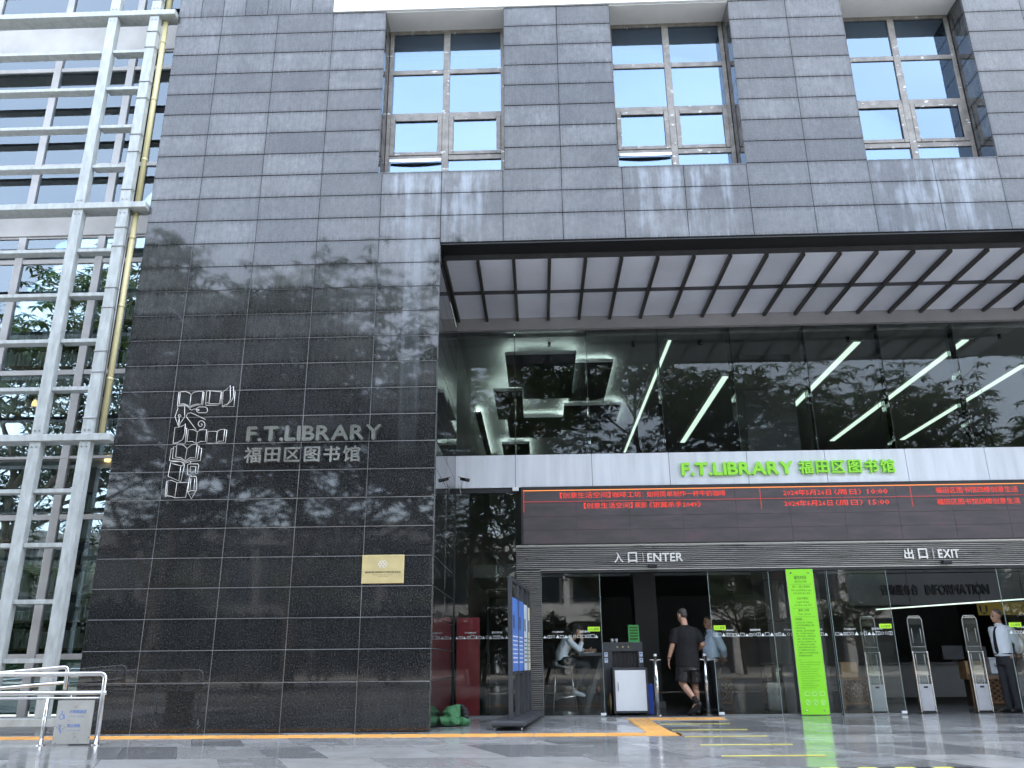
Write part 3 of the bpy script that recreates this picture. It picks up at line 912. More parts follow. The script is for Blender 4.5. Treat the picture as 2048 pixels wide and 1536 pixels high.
# ------------------------------------------------------------------ street behind the camera (seen mirrored in stone and glass)
def tree_mesh(seed, H, spread):
    rnd = random.Random(seed)
    wood = MB(); tips = []
    def branch(p, d, L, r, depth):
        pts = [p]; rads = [r]; q = p.copy(); dd = d.copy()
        for s in range(4):
            dd = (dd + Vector((rnd.uniform(-.16, .16), rnd.uniform(-.16, .16), rnd.uniform(-.05, .12)))).normalized()
            q = q + dd * (L / 4); pts.append(q.copy()); rads.append(r * (1 - .13 * (s + 1)))
        wood.tube(pts, rads, 7 if depth < 2 else 4)
        if depth >= 2: tips.extend(pts[1:])
        if depth == 4: return
        nb = {0: 9, 1: 5, 2: 4, 3: 3}[depth]
        for i in range(nb):
            t = rnd.uniform(.35, 1.0) if depth else .28 + .72 * (i + rnd.random()) / nb
            j = min(3, int(t * 4)); base = pts[j].lerp(pts[j + 1], t * 4 - j)
            a = 2 * math.pi * (i + rnd.random()) / nb
            out = Vector((math.cos(a), math.sin(a), rnd.uniform(.05, .65))).normalized()
            branch(base, (dd * .3 + out).normalized(), L * rnd.uniform(.5, .68) * (spread if depth == 0 else 1), r * .5, depth + 1)
    branch(Vector((0, 0, -.1)), Vector((0, 0, 1)), H * .62, H * .017, 0)
    leaves = MB()
    for t in tips:
        for c in range(rnd.choice((0, 1, 1, 2))):
            ctr = t + Vector((rnd.gauss(0, .32), rnd.gauss(0, .32), rnd.gauss(0, .22)))
            n = rnd.randint(6, 9); a0 = rnd.random() * 6
            for i in range(n):
                a = a0 + 2 * math.pi * i / n
                L = rnd.uniform(.22, .40); w = L * .32
                d = Vector((math.cos(a), math.sin(a), rnd.uniform(-.6, .1))).normalized(); s = d.cross(Vector((0, 0, 1))).normalized() * w / 2
                b = ctr; k = len(leaves.v)
                leaves.v += [tuple(b), tuple(b + d * L * .5 + s), tuple(b + d * L + Vector((0, 0, -.04))), tuple(b + d * L * .5 - s)]
                leaves.f.append((k, k + 1, k + 2, k + 3))
    wm = wood.mesh('trunk', smooth=True); wm.materials.append(MATS['bark'])
    lm = bpy.data.meshes.new('crown'); lm.from_pydata(leaves.v, [], leaves.f); lm.materials.append(MATS['leaf'])
    return wm, lm
TV = [tree_mesh(3, 13.5, 1.0), tree_mesh(8, 12.5, 1.1), tree_mesh(21, 14.5, .95)]
trees = [(-26, -17.5, 0, 1.0, 'far end of the row, beyond the wing'), (-19.5, -16.2, 1, 1.05, 'opposite the left end of the wing'), (-13.5, -17.0, 2, 1.1, 'opposite the wing sunshade grid'),
         (-8.2, -16.0, 0, 1.12, 'opposite the silver wall logo'), (-2.6, -17.2, 1, 1.18, 'opposite the stone pier corner'), (3.6, -16.4, 2, .92, 'opposite the enter sign'),
         (9.5, -17.4, 0, 1.0, 'opposite the green service sign'), (15.6, -16.2, 1, 1.05, 'opposite the exit sign'), (22.5, -17.0, 2, 1.0, 'at the right end of the row')]
for i, (x, y, v, s, where) in enumerate(trees):
    t = thing('street_tree', (x, y, -.02), 'leafy street tree behind the viewer, ' + where, 'tree', 'street trees mirrored in the facade')
    t.rotation_euler.z = i * 1.7; t.scale = (s, s, s)
    for nm, me in (('trunk', TV[v][0]), ('crown', TV[v][1])):
        o = bpy.data.objects.new(nm, me); COL.objects.link(o); o.parent = t
for i, (x, v, s, where) in enumerate(((-30, 1, .95, 'far left of the white office block'), (-21, 2, .9, 'left part of the white office block'), (-12, 0, .95, 'white office block, opposite the wing'), (-4, 1, 1.0, 'white office block, opposite the stone pier'), (5, 2, .9, 'white office block, opposite the enter sign'), (13, 0, .95, 'white office block, opposite the exit sign'), (21, 1, .9, 'right part of the white office block'), (30, 2, .95, 'far right of the white office block'))):
    t = thing('roadside_tree', (x, -37.5, -.02), 'leafy tree across the road before the ' + where, 'tree', 'trees across the road')
    s *= .58; t.rotation_euler.z = 2 + i * 2.1; t.scale = (s, s, s)
    for nm, me in (('trunk', TV[v][0]), ('crown', TV[v][1])):
        o = bpy.data.objects.new(nm, me); COL.objects.link(o); o.parent = t
def shrub_mesh(seed):
    rnd = random.Random(seed); lv = MB()
    for k in range(2600):
        a = rnd.random() * 6.283; r = math.sqrt(rnd.random()); z = rnd.random()
        h = 3.6 * (1 - .35 * r * r) * (.85 + .3 * mnoise.noise(Vector((math.cos(a) * 2, math.sin(a) * 2, seed))))
        c = Vector((2.1 * r * math.cos(a), 1.2 * r * math.sin(a), .1 + h * (1 - .75 * z * z)))
        d = Vector((rnd.gauss(0, 1), rnd.gauss(0, 1), rnd.gauss(.2, .6))).normalized(); s = d.cross(Vector((0, 0, 1))).normalized() * .09; i = len(lv.v); L = rnd.uniform(.2, .36)
        lv.v += [tuple(c), tuple(c + d * L * .5 + s), tuple(c + d * L), tuple(c + d * L * .5 - s)]; lv.f.append((i, i + 1, i + 2, i + 3))
    me = bpy.data.meshes.new('foliage'); me.from_pydata(lv.v, [], lv.f); me.materials.append(MATS['leaf'])
    st_ = MB()
    for k in range(6):
        a = k * 1.05; st_.tube([(.25 * math.cos(a), .2 * math.sin(a), -.05), (.7 * math.cos(a), .5 * math.sin(a), 1.4), (1.2 * math.cos(a), .7 * math.sin(a), 2.8)], [.05, .035, .015], 6)
    sm = st_.mesh('stem', smooth=True); sm.materials.append(MATS['bark'])
    return sm, me
SH = [shrub_mesh(4), shrub_mesh(9)]
for i in range(13):  # unseen shrubs, added so the low stone mirrors dark foliage
    x = -33.0 + i * 2.75
    t = thing('added_shrub', (x, -20.3 + .3 * (i % 2), -.02), 'dense tall shrub added behind the street trees to darken reflections, number %s from the left' % ('one two three four five six seven eight nine ten eleven twelve thirteen'.split()[i]), 'shrub', 'added shrub belt along the kerb')
    t.rotation_euler.z = (i * 37 % 5) * .12; t.scale = (1, 1, .9 + .05 * (i % 4))
    for nm, me in (('stem', SH[i % 2][0]), ('foliage', SH[i % 2][1])):
        o = bpy.data.objects.new(nm, me); COL.objects.link(o); o.parent = t
mat('dark_pane', (.02, .025, .03), .08, var=.2)
def block(name, x0, x1, wallm, trim, label):
    ob = thing(name, ((x0 + x1) / 2, -44, 0), label, 'building', 'buildings across the road')
    box('wall', wallm, ob, x0, x1, -52, -44.2, -.05, 9.6)
    for z0, z1 in ((3.6, 4.8), (8.6, 9.8)): box('parapet_band', trim, ob, x0 - .2, x1 + .2, -44.2, -43.6, z0, z1)
    x = x0 + 1
    while x < x1:
        box('column', trim, ob, x - .3, x + .3, -44.2, -43.5, 0, 3.6); box('pilaster', trim, ob, x - .22, x + .22, -44.2, -43.75, 4.8, 8.6)
        if x + 4 < x1 and abs(x) < 42:
            for z0, z1 in ((.4, 3.2), (5.0, 8.2)):
                o = slab('window', 'dark_pane', ob, x + 2, -44.17, (z0 + z1) / 2, 3.0, z1 - z0, .05); o.rotation_euler.z = math.pi
        x += 4
block('office_block', -3.0, 60, 'facade_grey', 'facade_white', 'white office block with dark windows across the road, facing the doors')
block('dark_block', -60, -3.6, 'facade_dark', 'facade_trim', 'dark office block added across the road to darken the stone pier reflection')  # unseen block, added so the pier mirrors no pale band

# ------------------------------------------------------------------ lobby ceiling lights and hung panels
def strip(x, y0, y1, label, hw=.065):
    o = thing('strip_light', (x, (y0 + y1) / 2, 6.99), label, 'light', 'long strip lights in the lobby ceiling')
    box('housing', 'lobby_ceiling', o, x - .13, x + .13, y0 - .04, y1 + .04, 6.995, 7.018)
    box('diffuser', 'lamp', o, x - hw, x + hw, y0, y1, 6.975, 6.9945)
strip(4.32, 5.8, 11.7, 'strip light nearest the hung ceiling panels'); strip(6.56, 3.8, 8.2, 'short strip light beside the dark lobby column')
strip(8.73, 3.8, 11.8, 'longest strip light right of the dark column'); strip(10.77, 5.4, 11.8, 'strip light farthest right in the lobby')
strip(2.72, 3.5, 12.8, 'slim strip light beside the hung ceiling panels', .03)
def hung(x0, x1, y0, y1, z, label):
    o = thing('hung_panel', ((x0 + x1) / 2, (y0 + y1) / 2, z), label, 'ceiling panel', 'hung panels in the lobby ceiling')
    box('board', 'machine_grey', o, x0, x1, y0, y1, z, z + .05)
    box('edge_trim', 'gate_panel', o, x0, x1, y0 - .02, y0 - .0005, z - .002, z + .07)
    cv = MB()
    cv.box(x0 + .1, x1 - .1, y0 + .03, y0 + .07, z + .051, z + .07); cv.box(x0 + .03, x0 + .07, y0 + .1, y1 - .1, z + .051, z + .07)
    cv.box(x1 - .07, x1 - .03, y0 + .1, y1 - .1, z + .051, z + .07)
    cv.build('cove_light', 'cove', o)
    for x in (x0 + .2, x1 - .2): tube('hanger', 'clip_steel', o, [(x, (y0 + y1) / 2, z + .05), (x, (y0 + y1) / 2, 7.02)], .008, 6)
hung(-.60, .84, 3.60, 6.55, 6.78, 'largest hung panel, nearest the glass'); hung(.80, 1.66, 4.40, 7.10, 6.88, 'hung panel overlapping the largest one on its right')
hung(.70, 2.10, 7.35, 9.6, 6.84, 'hung panel behind, next to the slim strip light'); hung(-.95, -.30, 5.7, 8.0, 6.70, 'small hung panel left of the largest one')
hung(-.75, .70, 8.4, 10.4, 6.86, 'hung panel at the back of the group'); hung(-1.0, -.2, 11.0, 13.2, 6.84, 'hung panel at the far back left')
wl_ = thing('wall_cove', (-1.45, 10.3, 6.8), 'glowing cove along the left lobby wall', 'light')
box('cove_light', 'cove', wl_, -1.50, -1.44, 7.9, 12.8, 6.90, 6.93); box('ledge', 'lobby_wall', wl_, -1.528, -1.38, 7.9, 12.8, 6.86, 6.8995)
col_ = thing('lobby_column', (4.85, 4.9, 0), 'broad dark stone column inside the lobby behind the upper glass', 'column')
for k in range(9): box('stone_drum', 'lobby_wall', col_, 4.35, 5.40, 4.5, 5.4, k * .78, k * .78 + .772)
c2 = thing('lobby_pier', (2.15, 5.8, 0), 'dark square pier just inside the open entrance', 'column')
box('shaft', 'lobby_wall', c2, 1.95, 2.40, 5.5, 6.1, 0, 2.72); box('base_block', 'counter', c2, 1.90, 2.45, 5.45, 6.15, 0.001, .12)
for i, (x, y) in enumerate(((.30, 3.55), (2.0, 3.62), (3.35, 3.62), (6.3, 3.6), (9.3, 3.6))):
    sp = thing('sprinkler', (x, y, 6.96), ('sprinkler head above the largest hung panel', 'sprinkler head near the slim strip light', 'sprinkler head left of the dark column', 'sprinkler head over the short strip light', 'sprinkler head farthest right in the lobby')[i], 'sprinkler', 'ceiling sprinklers')
    MB().tube([(x, y, 7.02), (x, y, 6.98), (x, y, 6.95)], [.03, .03, .02], 8).build('base', 'black_print', sp)
    MB().tube([(x, y, 6.94), (x, y, 6.93)], .045, 8).build('deflector', 'black_print', sp)

# ------------------------------------------------------------------ signs on the stone
LOGO = [[(0.474,0.896),(0.478,0.684),(0.585,0.689),(0.639,0.662),(0.675,0.628),(0.709,0.66),(0.783,0.681),(0.871,0.684),(0.87,0.891)],[(0.495,0.902),(0.578,0.907),(0.645,0.879),(0.671,0.849),(0.707,0.891),(0.782,0.906),(0.853,0.902),(0.851,0.697),(0.781,0.698),(0.707,0.68),(0.672,0.648),(0.637,0.681),(0.577,0.706),(0.501,0.704),(0.495,0.902)],[(0.671,0.849),(0.672,0.648)],[(0.922,0.683),(0.913,0.702),(0.936,0.722),(0.968,0.701),(0.964,0.899),(0.934,0.916),(0.91,0.901),(0.914,0.709)],[(0.941,0.913),(1.153,0.889),(1.155,0.698),(1.111,0.692),(1.113,0.675),(0.923,0.676)],[(1.139,0.883),(1.133,0.698),(0.968,0.701)],[(1.178,0.652),(1.172,0.895),(1.225,0.934),(1.27,0.993),(1.296,0.761),(1.262,0.696),(1.178,0.658),(1.362,0.648),(1.356,0.892),(1.331,0.892)],[(1.278,0.94),(1.323,0.975),(1.34,0.8),(1.309,0.734),(1.24,0.67)],[(0.541,0.326),(0.558,0.396),(0.613,0.493),(0.593,0.672),(0.479,0.674),(0.491,0.632),(0.462,0.502),(0.513,0.397),(0.541,0.326),(0.529,0.498)],[(0.548,0.516),(0.546,0.505),(0.538,0.499),(0.527,0.499),(0.517,0.506),(0.512,0.517),(0.515,0.527),(0.523,0.534),(0.534,0.533),(0.543,0.527),(0.548,0.516)],[(0.788,0.633),(0.811,0.652),(0.913,0.65),(0.947,0.63),(0.958,0.59),(0.946,0.561),(0.924,0.556),(0.822,0.558),(0.792,0.58),(0.784,0.611),(0.788,0.633)],[(0.825,0.603),(0.822,0.595),(0.815,0.592),(0.806,0.595),(0.802,0.604),(0.804,0.612),(0.812,0.615),(0.82,0.612),(0.825,0.603)],[(0.676,0.622),(0.71,0.602),(0.745,0.62),(0.784,0.613)],[(0.942,0.448),(0.762,0.535),(0.702,0.56),(0.652,0.55),(0.638,0.512),(0.648,0.485),(0.816,0.289)],[(0.863,0.291),(0.895,0.289),(0.922,0.302),(0.939,0.325),(0.944,0.354),(0.938,0.384),(0.923,0.408),(0.901,0.424),(0.878,0.429),(0.858,0.424),(0.843,0.41),(0.837,0.392),(0.838,0.372),(0.847,0.355),(0.859,0.343),(0.873,0.338),(0.886,0.34),(0.895,0.347),(0.899,0.356),(0.899,0.366),(0.895,0.375),(0.889,0.38),(0.883,0.381),(0.879,0.379)],[(0.649,0.317),(0.668,0.317),(0.672,0.076),(0.484,0.077),(0.484,0.327),(0.558,0.338),(0.607,0.357),(0.637,0.388),(0.646,0.24),(0.627,0.138),(0.563,0.095),(0.484,0.077)],[(0.838,0.256),(0.778,0.289),(0.696,0.291),(0.694,0.101),(0.781,0.104),(0.839,0.071),(0.906,0.101),(0.981,0.1),(0.979,0.286),(0.891,0.285),(0.838,0.256),(0.839,0.071)],[(1.003,0.07),(1.001,0.26),(1.145,0.257),(1.147,0.072),(1.003,0.07)],[(1.145,0.257),(1.192,0.284),(1.257,0.287),(1.256,0.102),(1.187,0.1),(1.147,0.072),(1.289,0.076),(1.29,0.274),(1.258,0.278)],[(0.711,-0.006),(0.643,0.053),(0.547,0.059),(0.552,-0.135),(0.634,-0.147),(0.702,-0.199),(0.777,-0.149),(0.859,-0.146),(0.857,0.058),(0.775,0.051),(0.711,-0.006),(0.702,-0.199)],[(0.532,0.026),(0.503,0.027),(0.504,-0.158),(0.638,-0.176),(0.704,-0.214),(0.791,-0.178),(0.888,-0.169),(0.893,0.031),(0.865,0.032)],[(0.496,-0.002),(0.469,-0.002),(0.464,-0.188),(0.608,-0.2),(0.706,-0.232),(0.805,-0.203),(0.935,-0.196),(0.935,-0.003),(0.902,-0.003)],[(0.488,-0.207),(0.641,-0.205),(0.702,-0.254),(0.679,-0.516),(0.473,-0.43),(0.488,-0.207)],[(0.503,-0.233),(0.649,-0.271),(0.702,-0.254)],[(0.649,-0.271),(0.645,-0.505)],[(0.79,-0.207),(0.794,-0.245)],[(0.777,-0.244),(0.908,-0.247),(0.921,-0.269),(0.914,-0.394),(0.888,-0.393),(0.879,-0.371),(0.88,-0.29),(0.797,-0.282),(0.798,-0.37),(0.872,-0.371)],[(0.777,-0.244),(0.75,-0.255),(0.764,-0.409),(0.82,-0.42),(0.833,-0.443)],[(0.616,-0.757),(0.62,-0.526),(0.535,-0.492),(0.481,-0.491),(0.488,-0.712),(0.5,-0.725),(0.566,-0.735),(0.616,-0.757),(0.779,-0.751),(0.796,-0.529),(0.62,-0.526)],[(0.461,-0.502),(0.47,-0.74),(0.5,-0.725)],[(0.801,-0.442),(0.893,-0.437),(0.912,-0.466),(0.927,-0.65),(0.869,-0.778),(0.8,-0.67),(0.801,-0.442)],[(0.825,-0.464),(0.833,-0.659)],[(0.883,-0.465),(0.891,-0.66)],[(0.804,-0.67),(0.858,-0.653),(0.928,-0.661)]]
lg = thing('wall_logo', (-5.6, -.03, 4.2), 'tall outline logo of books, pen and pencil in silver on dark stone', 'logo')
for s in LOGO:
    MB().tube([(x - 6.0, -.035, z + 4.0) for x, z in s], .0054, 6).build('outline', 'logo_steel', lg, smooth=True)
for s in LOGO[::3]:
    x, z = s[0]; MB().tube([(x - 6.0, 0, z + 4.0), (x - 6.0, -.035, z + 4.0)], .008, 6).build('pin', 'clip_steel', lg)
sg = thing('silver_letter_sign', (-3.4, -.03, 3.9), 'mirror polished raised library name on the dark stone wall', 'sign')
letters(sg, 'F.T.LIBRARY', -4.385, -2.345, 4.095, 4.325, -.055, .05, 'mirror_letter', bold=.011, gap=.10)
letters(sg, '福田区图书馆', -4.395, -2.60, 3.755, 3.99, -.055, .05, 'mirror_letter', bold=.006, cjk=True)
pq = thing('brass_plaque', (-2.235, -.02, 2.17), 'square brass plaque with small emblem and text low on the stone wall', 'plaque')
slab('plate', 'gold', pq, -2.235, -.018, 2.17, .605, .40, .0165, ch=.003)
for k in range(6):
    a = k * math.pi / 3
    MB().tube([(-2.235 + .045 * math.cos(a) + .022 * math.cos(b), -.0195, 2.235 + .035 * math.sin(a) + .02 * math.sin(b)) for b in [i * .9 for i in range(7)]], .0045, 5).build('emblem', 'white_print', pq)
line_text(pq, '福田区图书馆新时代文明实践活动站', -2.49, 2.115, .022, -.0195, 'black_print', width=.51, bold=.0008)
line_text(pq, 'New Era Civilization Practice Center', -2.37, 2.085, .011, -.0195, 'black_print', width=.28)
line_text(pq, 'Library of Futian', -2.30, 2.062, .011, -.0195, 'black_print', width=.14)

gs = thing('green_letter_sign', (4.6, 2.93, 4.1), 'raised lime green library name on the pale fascia', 'sign')
letters(gs, 'F.T.LIBRARY', 2.66, 4.67, 4.10, 4.335, 2.885, .06, 'green_letter', bold=.012, gap=.10)
letters(gs, '福田区图书馆', 4.79, 6.56, 4.095, 4.335, 2.885, .06, 'green_letter', bold=.006, cjk=True)

led = thing('led_screen', (4.3, 2.9, 2.87), 'long dark LED ticker screen with red characters under the fascia', 'screen')
box('casing', 'led_frame', led, -.30, 9.4, 2.90, 2.96, 2.872, 3.925)
XL = [-.265] + [-.265 + .96 * k for k in range(1, 11)]
for a, b in zip(XL, XL[1:]):
    for z0, z1 in ((2.885, 3.13), (3.13, 3.375), (3.375, 3.62), (3.62, 3.868)):
        slab('led_module', 'led_face', led, (a + b) / 2, 2.892, (z0 + z1) / 2, b - a - .003, z1 - z0 - .003, .008, ch=.001)
tp = MB().box(-.262, 9.3, 2.8895, 2.8915, 3.846, 3.858); tp.build('border_line', 'led_orange', led)
MB().box(-.262, 9.3, 2.8895, 2.8915, 3.645, 3.649).build('border_line', 'led_red', led)
for x in (-.25, 4.03, 6.72):
    d = MB(); z = 3.46
    while z < 3.83: d.box(x - .006, x + .006, 2.8895, 2.8915, z, z + .012); z += .024
    d.build('dotted_line', 'led_red', led)
def ticker(body, x0, x1, z, hh=.105):
    n = len(body); vs_, fs = glyph(body, res=1)
    a = min(v[0] for v in vs_); b = max(v[0] for v in vs_); c = min(v[1] for v in vs_); e = max(v[1] for v in vs_)
    mb = MB(); glyph_solid(vs_, fs, lambda X, Y: (x0 + (X - a) * (x1 - x0) / (b - a), z + (Y - c) * hh / (e - c)), 2.889, 0, mb, .0)
    mb.build('ticker_text', 'led_red', led)
ticker('【创意生活空间】', .41, 1.33, 3.705); ticker('咖啡工坊：', 1.37, 1.93, 3.705); ticker('如何简单制作一杯牛奶咖啡', 1.99, 3.41, 3.705)
ticker('【创意生活空间】', .84, 1.72, 3.51); ticker('观影', 1.76, 1.98, 3.51); ticker('《银翼杀手2049》', 2.02, 2.95, 3.51)
for zz, tm in ((3.695, '10:00'), (3.50, '15:00')):
    ticker('2024年5月26日', 4.446, 5.30, zz); ticker('（周日）', 5.36, 5.84, zz); ticker(tm, 5.95, 6.315, zz + .008, .088)
ticker('福田区图书馆四楼创意生活', 7.165, 8.62, 3.70)
ticker('福田区图书馆四楼创意生活', 7.155, 8.62, 3.49)

def metal_sign(name, cn, en, xs, label):
    o = thing(name, (xs[0], 2.93, 2.55), label, 'sign')
    w = (xs[1] - xs[0]) / len(cn)
    for i, ch in enumerate(cn):
        vs_, fs = glyph(ch)
        a = min(v[0] for v in vs_); b = max(v[0] for v in vs_); c = min(v[1] for v in vs_); e = max(v[1] for v in vs_)
        cx = xs[0] + w * i; ww = w * .62; mb = MB()
        glyph_solid(vs_, fs, lambda X, Y: (cx + (X - a) * ww / (b - a), 2.545 + (Y - c) * .175 / (e - c)), 2.905, .03, mb, .004)
        mb.build('letter', 'sign_steel', o)
    box('divider', 'sign_steel', o, xs[2], xs[2] + .008, 2.905, 2.935, 2.545, 2.72)
    letters(o, en, xs[3], xs[4], 2.555, 2.71, 2.905, .03, 'sign_steel', bold=.004)
metal_sign('enter_sign', '入口', 'ENTER', (1.345, 1.84, 1.852, 1.935, 2.555), 'steel enter lettering on the ribbed band over the open left doorway')
metal_sign('exit_sign', '出口', 'EXIT', (6.44, 6.93, 6.938, 7.03, 7.39), 'steel exit lettering on the ribbed band over the right doorway')
for x, lb2 in ((1.945, 'small black door sensor below the enter lettering'), (7.072, 'small black door sensor below the exit lettering')):
    o = thing('door_sensor', (x + .075, 2.86, 2.44), lb2, 'sensor', 'door sensors')
    box('housing', 'led_frame', o, x, x + .15, 2.86, 2.939, 2.447, 2.512, bevel=.008); box('lens', 'dark_pane', o, x + .03, x + .12, 2.852, 2.8598, 2.455, 2.475)

ss = thing('service_sign', (4.585, 2.96, 0), 'tall lime green opening hours sign standing before the doors', 'sign')
MB().prism([(4.352, .012), (4.815, .012), (4.815, 2.395), (4.352, 2.395)], 2.955, 2.967).build('board', 'sign_green', ss)
for x in (4.345, 4.818): box('edge', 'brushed_steel', ss, x, x + .004, 2.953, 2.969, .012, 2.395)
def cl(body, z, h, w, m_='sign_ink', b=.0, x=None): line_text(ss, body, (4.585 - w / 2) if x is None else x, z, h, 2.954, m_, width=w, bold=b)
cl('服务时间', 2.225, .05, .21, b=.002); cl('SERVICE TIME', 2.165, .035, .21)
cl('周一、周三至周日', 2.08, .030, .30, b=.001); cl('Mon. and Wed.to Sun.', 2.02, .034, .34); cl('09:00-21:00', 1.965, .036, .29)
cl('法定节假日', 1.88, .030, .19, b=.001); cl('Legal holidays', 1.82, .034, .22); cl('10:00-16:00', 1.765, .036, .29)
cl('逢周二闭馆', 1.68, .032, .19, b=.001); cl('Tues. closed', 1.62, .034, .21)
for z in (2.135, 1.73, 1.585): box('rule', 'sign_ink', ss, 4.40, 4.77, 2.9535, 2.9549, z, z + .003)
cl('入馆须知', 1.53, .032, .13, b=.001, x=4.405)
rules = ['1.读者凭证入馆，文明阅读。', '2.请勿携带易燃易爆物品、宠物', '及食物进入馆内。', '3.保持安静，请将手机调至静音', '状态，勿大声喧哗与追逐打闹。', '4.爱护书刊设备，请勿涂画污损', '与撕页，损坏须照价赔偿处理。', '5.请勿占座，离馆请带走个人物', '品，贵重物品请自行妥善保管。', '6.未成年读者须由监护人陪同入', '馆，并照看其安全与行为举止。', '7.请服从工作人员的管理与指引，', '共同维护良好阅读环境。']
for i, r_ in enumerate(rules): cl(r_, 1.478 - i * .045, .022, .345 * len(r_) / 16, x=4.41)
cl('Notice', .872, .018, .05, x=4.41)
en = ['1. Readers may enter with a valid card and read politely.', '2. Please do not bring flammable items, pets or food', 'into the library at any time.', '3. Keep quiet and set your phone to silent mode.', '4. Take good care of the books and equipment.', 'Damaged items must be paid for by the reader.', '5. Please do not occupy seats. Take your belongings', 'with you when leaving the library.', '6. Children should be accompanied by a guardian', 'who looks after their safety.', '7. Please follow the guidance of the staff', 'and keep a good reading environment.']
for i, r_ in enumerate(en): cl(r_, .835 - i * .037, .015, .36 * len(r_) / 56, x=4.41)
for k in range(6):
    x = 4.44 + (k % 3) * .125; z = .335 - (k // 3) * .135
    mb = MB()
    if k in (0, 1, 2): mb.tube([(x, 2.9535, z - .03), (x + .07, 2.9535, z - .03), (x + .075, 2.9535, z + .02), (x + .035, 2.9535, z + .035), (x, 2.9535, z + .02), (x, 2.9535, z - .03)], .005, 5)
    else: mb.tube([(x + .035 + .036 * math.cos(a), 2.9535, z + .04 * math.sin(a)) for a in [i * .7 for i in range(10)]], .005, 5); mb.tube([(x + .01, 2.9535, z - .03), (x + .06, 2.9535, z + .03)], .005, 5)
    mb.build('pictogram', 'sign_pale', ss)
for x in (4.43, 4.735):
    for z in (2.33, .08): MB().tube([(x, 2.954, z), (x, 2.944, z)], .012, 10).build('bolt', 'chrome', ss)

cc = thing('security_camera', (-1.38, 2.9, 3.9), 'black bullet security camera on a pale bracket under the fascia corner', 'camera')
MB().tube([(-1.395, 2.78, 4.075), (-1.25, 2.72, 4.03)], [.030, .034], 12).build('body', 'led_frame', cc, smooth=True)
MB().tube([(-1.25, 2.72, 4.03), (-1.235, 2.715, 4.026)], [.034, .030], 12).build('lens', 'dark_pane', cc)
MB().prism([(-1.44, 4.10), (-1.27, 4.062), (-1.262, 4.072), (-1.432, 4.112)], 2.70, 2.80).build('sunshade', 'white_paint', cc)
MB().tube([(-1.36, 2.77, 4.05), (-1.37, 2.80, 3.97), (-1.39, 2.86, 3.93), (-1.39, 2.945, 3.94)], .013, 8).build('bracket', 'white_paint', cc, smooth=True)
MB().tube([(-1.40, 2.80, 4.06), (-1.43, 2.83, 3.95), (-1.40, 2.86, 3.84), (-1.40, 2.95, 3.80)], .006, 6).build('cable', 'white_paint', cc, smooth=True)
jb = box('junction_box', 'white_paint', None, -.455, -.34, 2.90, 2.964, 3.86, 3.925, bevel=.004)
tag(jb, 'small white junction box between fascia and LED screen corner', 'box')
# ------------------------------------------------------------------ objects in front of the building
hr = thing('ramp_handrail', (-6.0, -1.5, 0), 'stainless steel ramp handrail in front of the glass wing', 'handrail')
XE = -13.0
def bend(p, c, q, r=.07, n=6):
    p, c, q = Vector(p), Vector(c), Vector(q); a = c + (p - c).normalized() * r; b = c + (q - c).normalized() * r
    return [p] + [a.lerp(c, t).lerp(c.lerp(b, t), t) for t in [i / n for i in range(n + 1)]] + [q]
tube('top_rail', 'stainless', hr, bend((XE, -1.5, .80), (-5.30, -1.5, .80), (-5.30, -1.5, .0)), .028, 14)
tube('middle_rail', 'stainless', hr, [(XE, -1.5, .585), (-5.26, -1.5, .585)], .025, 12)
tube('lower_rail', 'stainless', hr, [(XE, -1.5, .525), (-5.33, -1.5, .525)], .014, 10)
for x in (-5.97, -8.1, -10.2): tube('post', 'stainless', hr, [(x, -1.5, 0), (x, -1.5, .77)] if x < -7 else [(x, -1.5, 0), (x, -1.5, .52)], .022, 12)
for x in (-5.97, -5.30, -8.1, -10.2): MB().tube([(x, -1.5, 0), (x, -1.5, .012)], .05, 14).build('base_plate', 'stainless', hr)
for x in (-5.68, -7.2): MB().tube([(x, -1.5, .53), (x, -1.5, .56)], .012, 8).build('bracket', 'stainless', hr)
tube('top_rail', 'stainless', hr, bend((XE, -.78, .36), (-6.18, -.78, .88), (-6.18, -.78, .60), .06), .026, 12)
tube('middle_rail', 'stainless', hr, [(XE, -.78, .17), (-6.19, -.78, .69)], .022, 12)
for x, z in ((-7.9, .75), (-9.8, .6)): tube('post', 'stainless', hr, [(x, -.78, 0), (x, -.78, z)], .02, 10)
ms = thing('ramp_notice', (-5.6, -1.48, 0), 'brushed steel access notice hung below the ramp handrail', 'sign')
MB().prism([(-5.835, .015), (-5.385, .015), (-5.385, .50), (-5.835, .50)], -1.506, -1.500).build('plate', 'sign_metal', ms)
line_text(ms, '无障碍通道', -5.68, .355, .032, -1.5072, 'blue_print', width=.21, bold=.0015)
line_text(ms, 'Accessible passage', -5.68, .315, .012, -1.5072, 'blue_print', width=.19)
line_text(ms, '禁止滑板', -5.68, .20, .032, -1.5072, 'blue_print', width=.16, bold=.0015)
line_text(ms, 'No skateboarding', -5.68, .16, .012, -1.5072, 'blue_print', width=.17)
MB().tube([(-5.765 + .028 * math.cos(a), -1.507, .315 + .028 * math.sin(a)) for a in [i * .7 for i in range(10)]], .004, 5).tube([(-5.765, -1.507, .345), (-5.768, -1.507, .385)], .005, 5).tube([(-5.765, -1.507, .345), (-5.735, -1.507, .335), (-5.725, -1.507, .29)], .004, 5).build('wheelchair_symbol', 'blue_print', ms)
MB().tube([(-5.79, -1.507, .23), (-5.74, -1.507, .14)], .003, 5).tube([(-5.755, -1.507, .235), (-5.775, -1.507, .18), (-5.745, -1.507, .135)], .003, 5).build('skate_symbol', 'blue_print', ms)

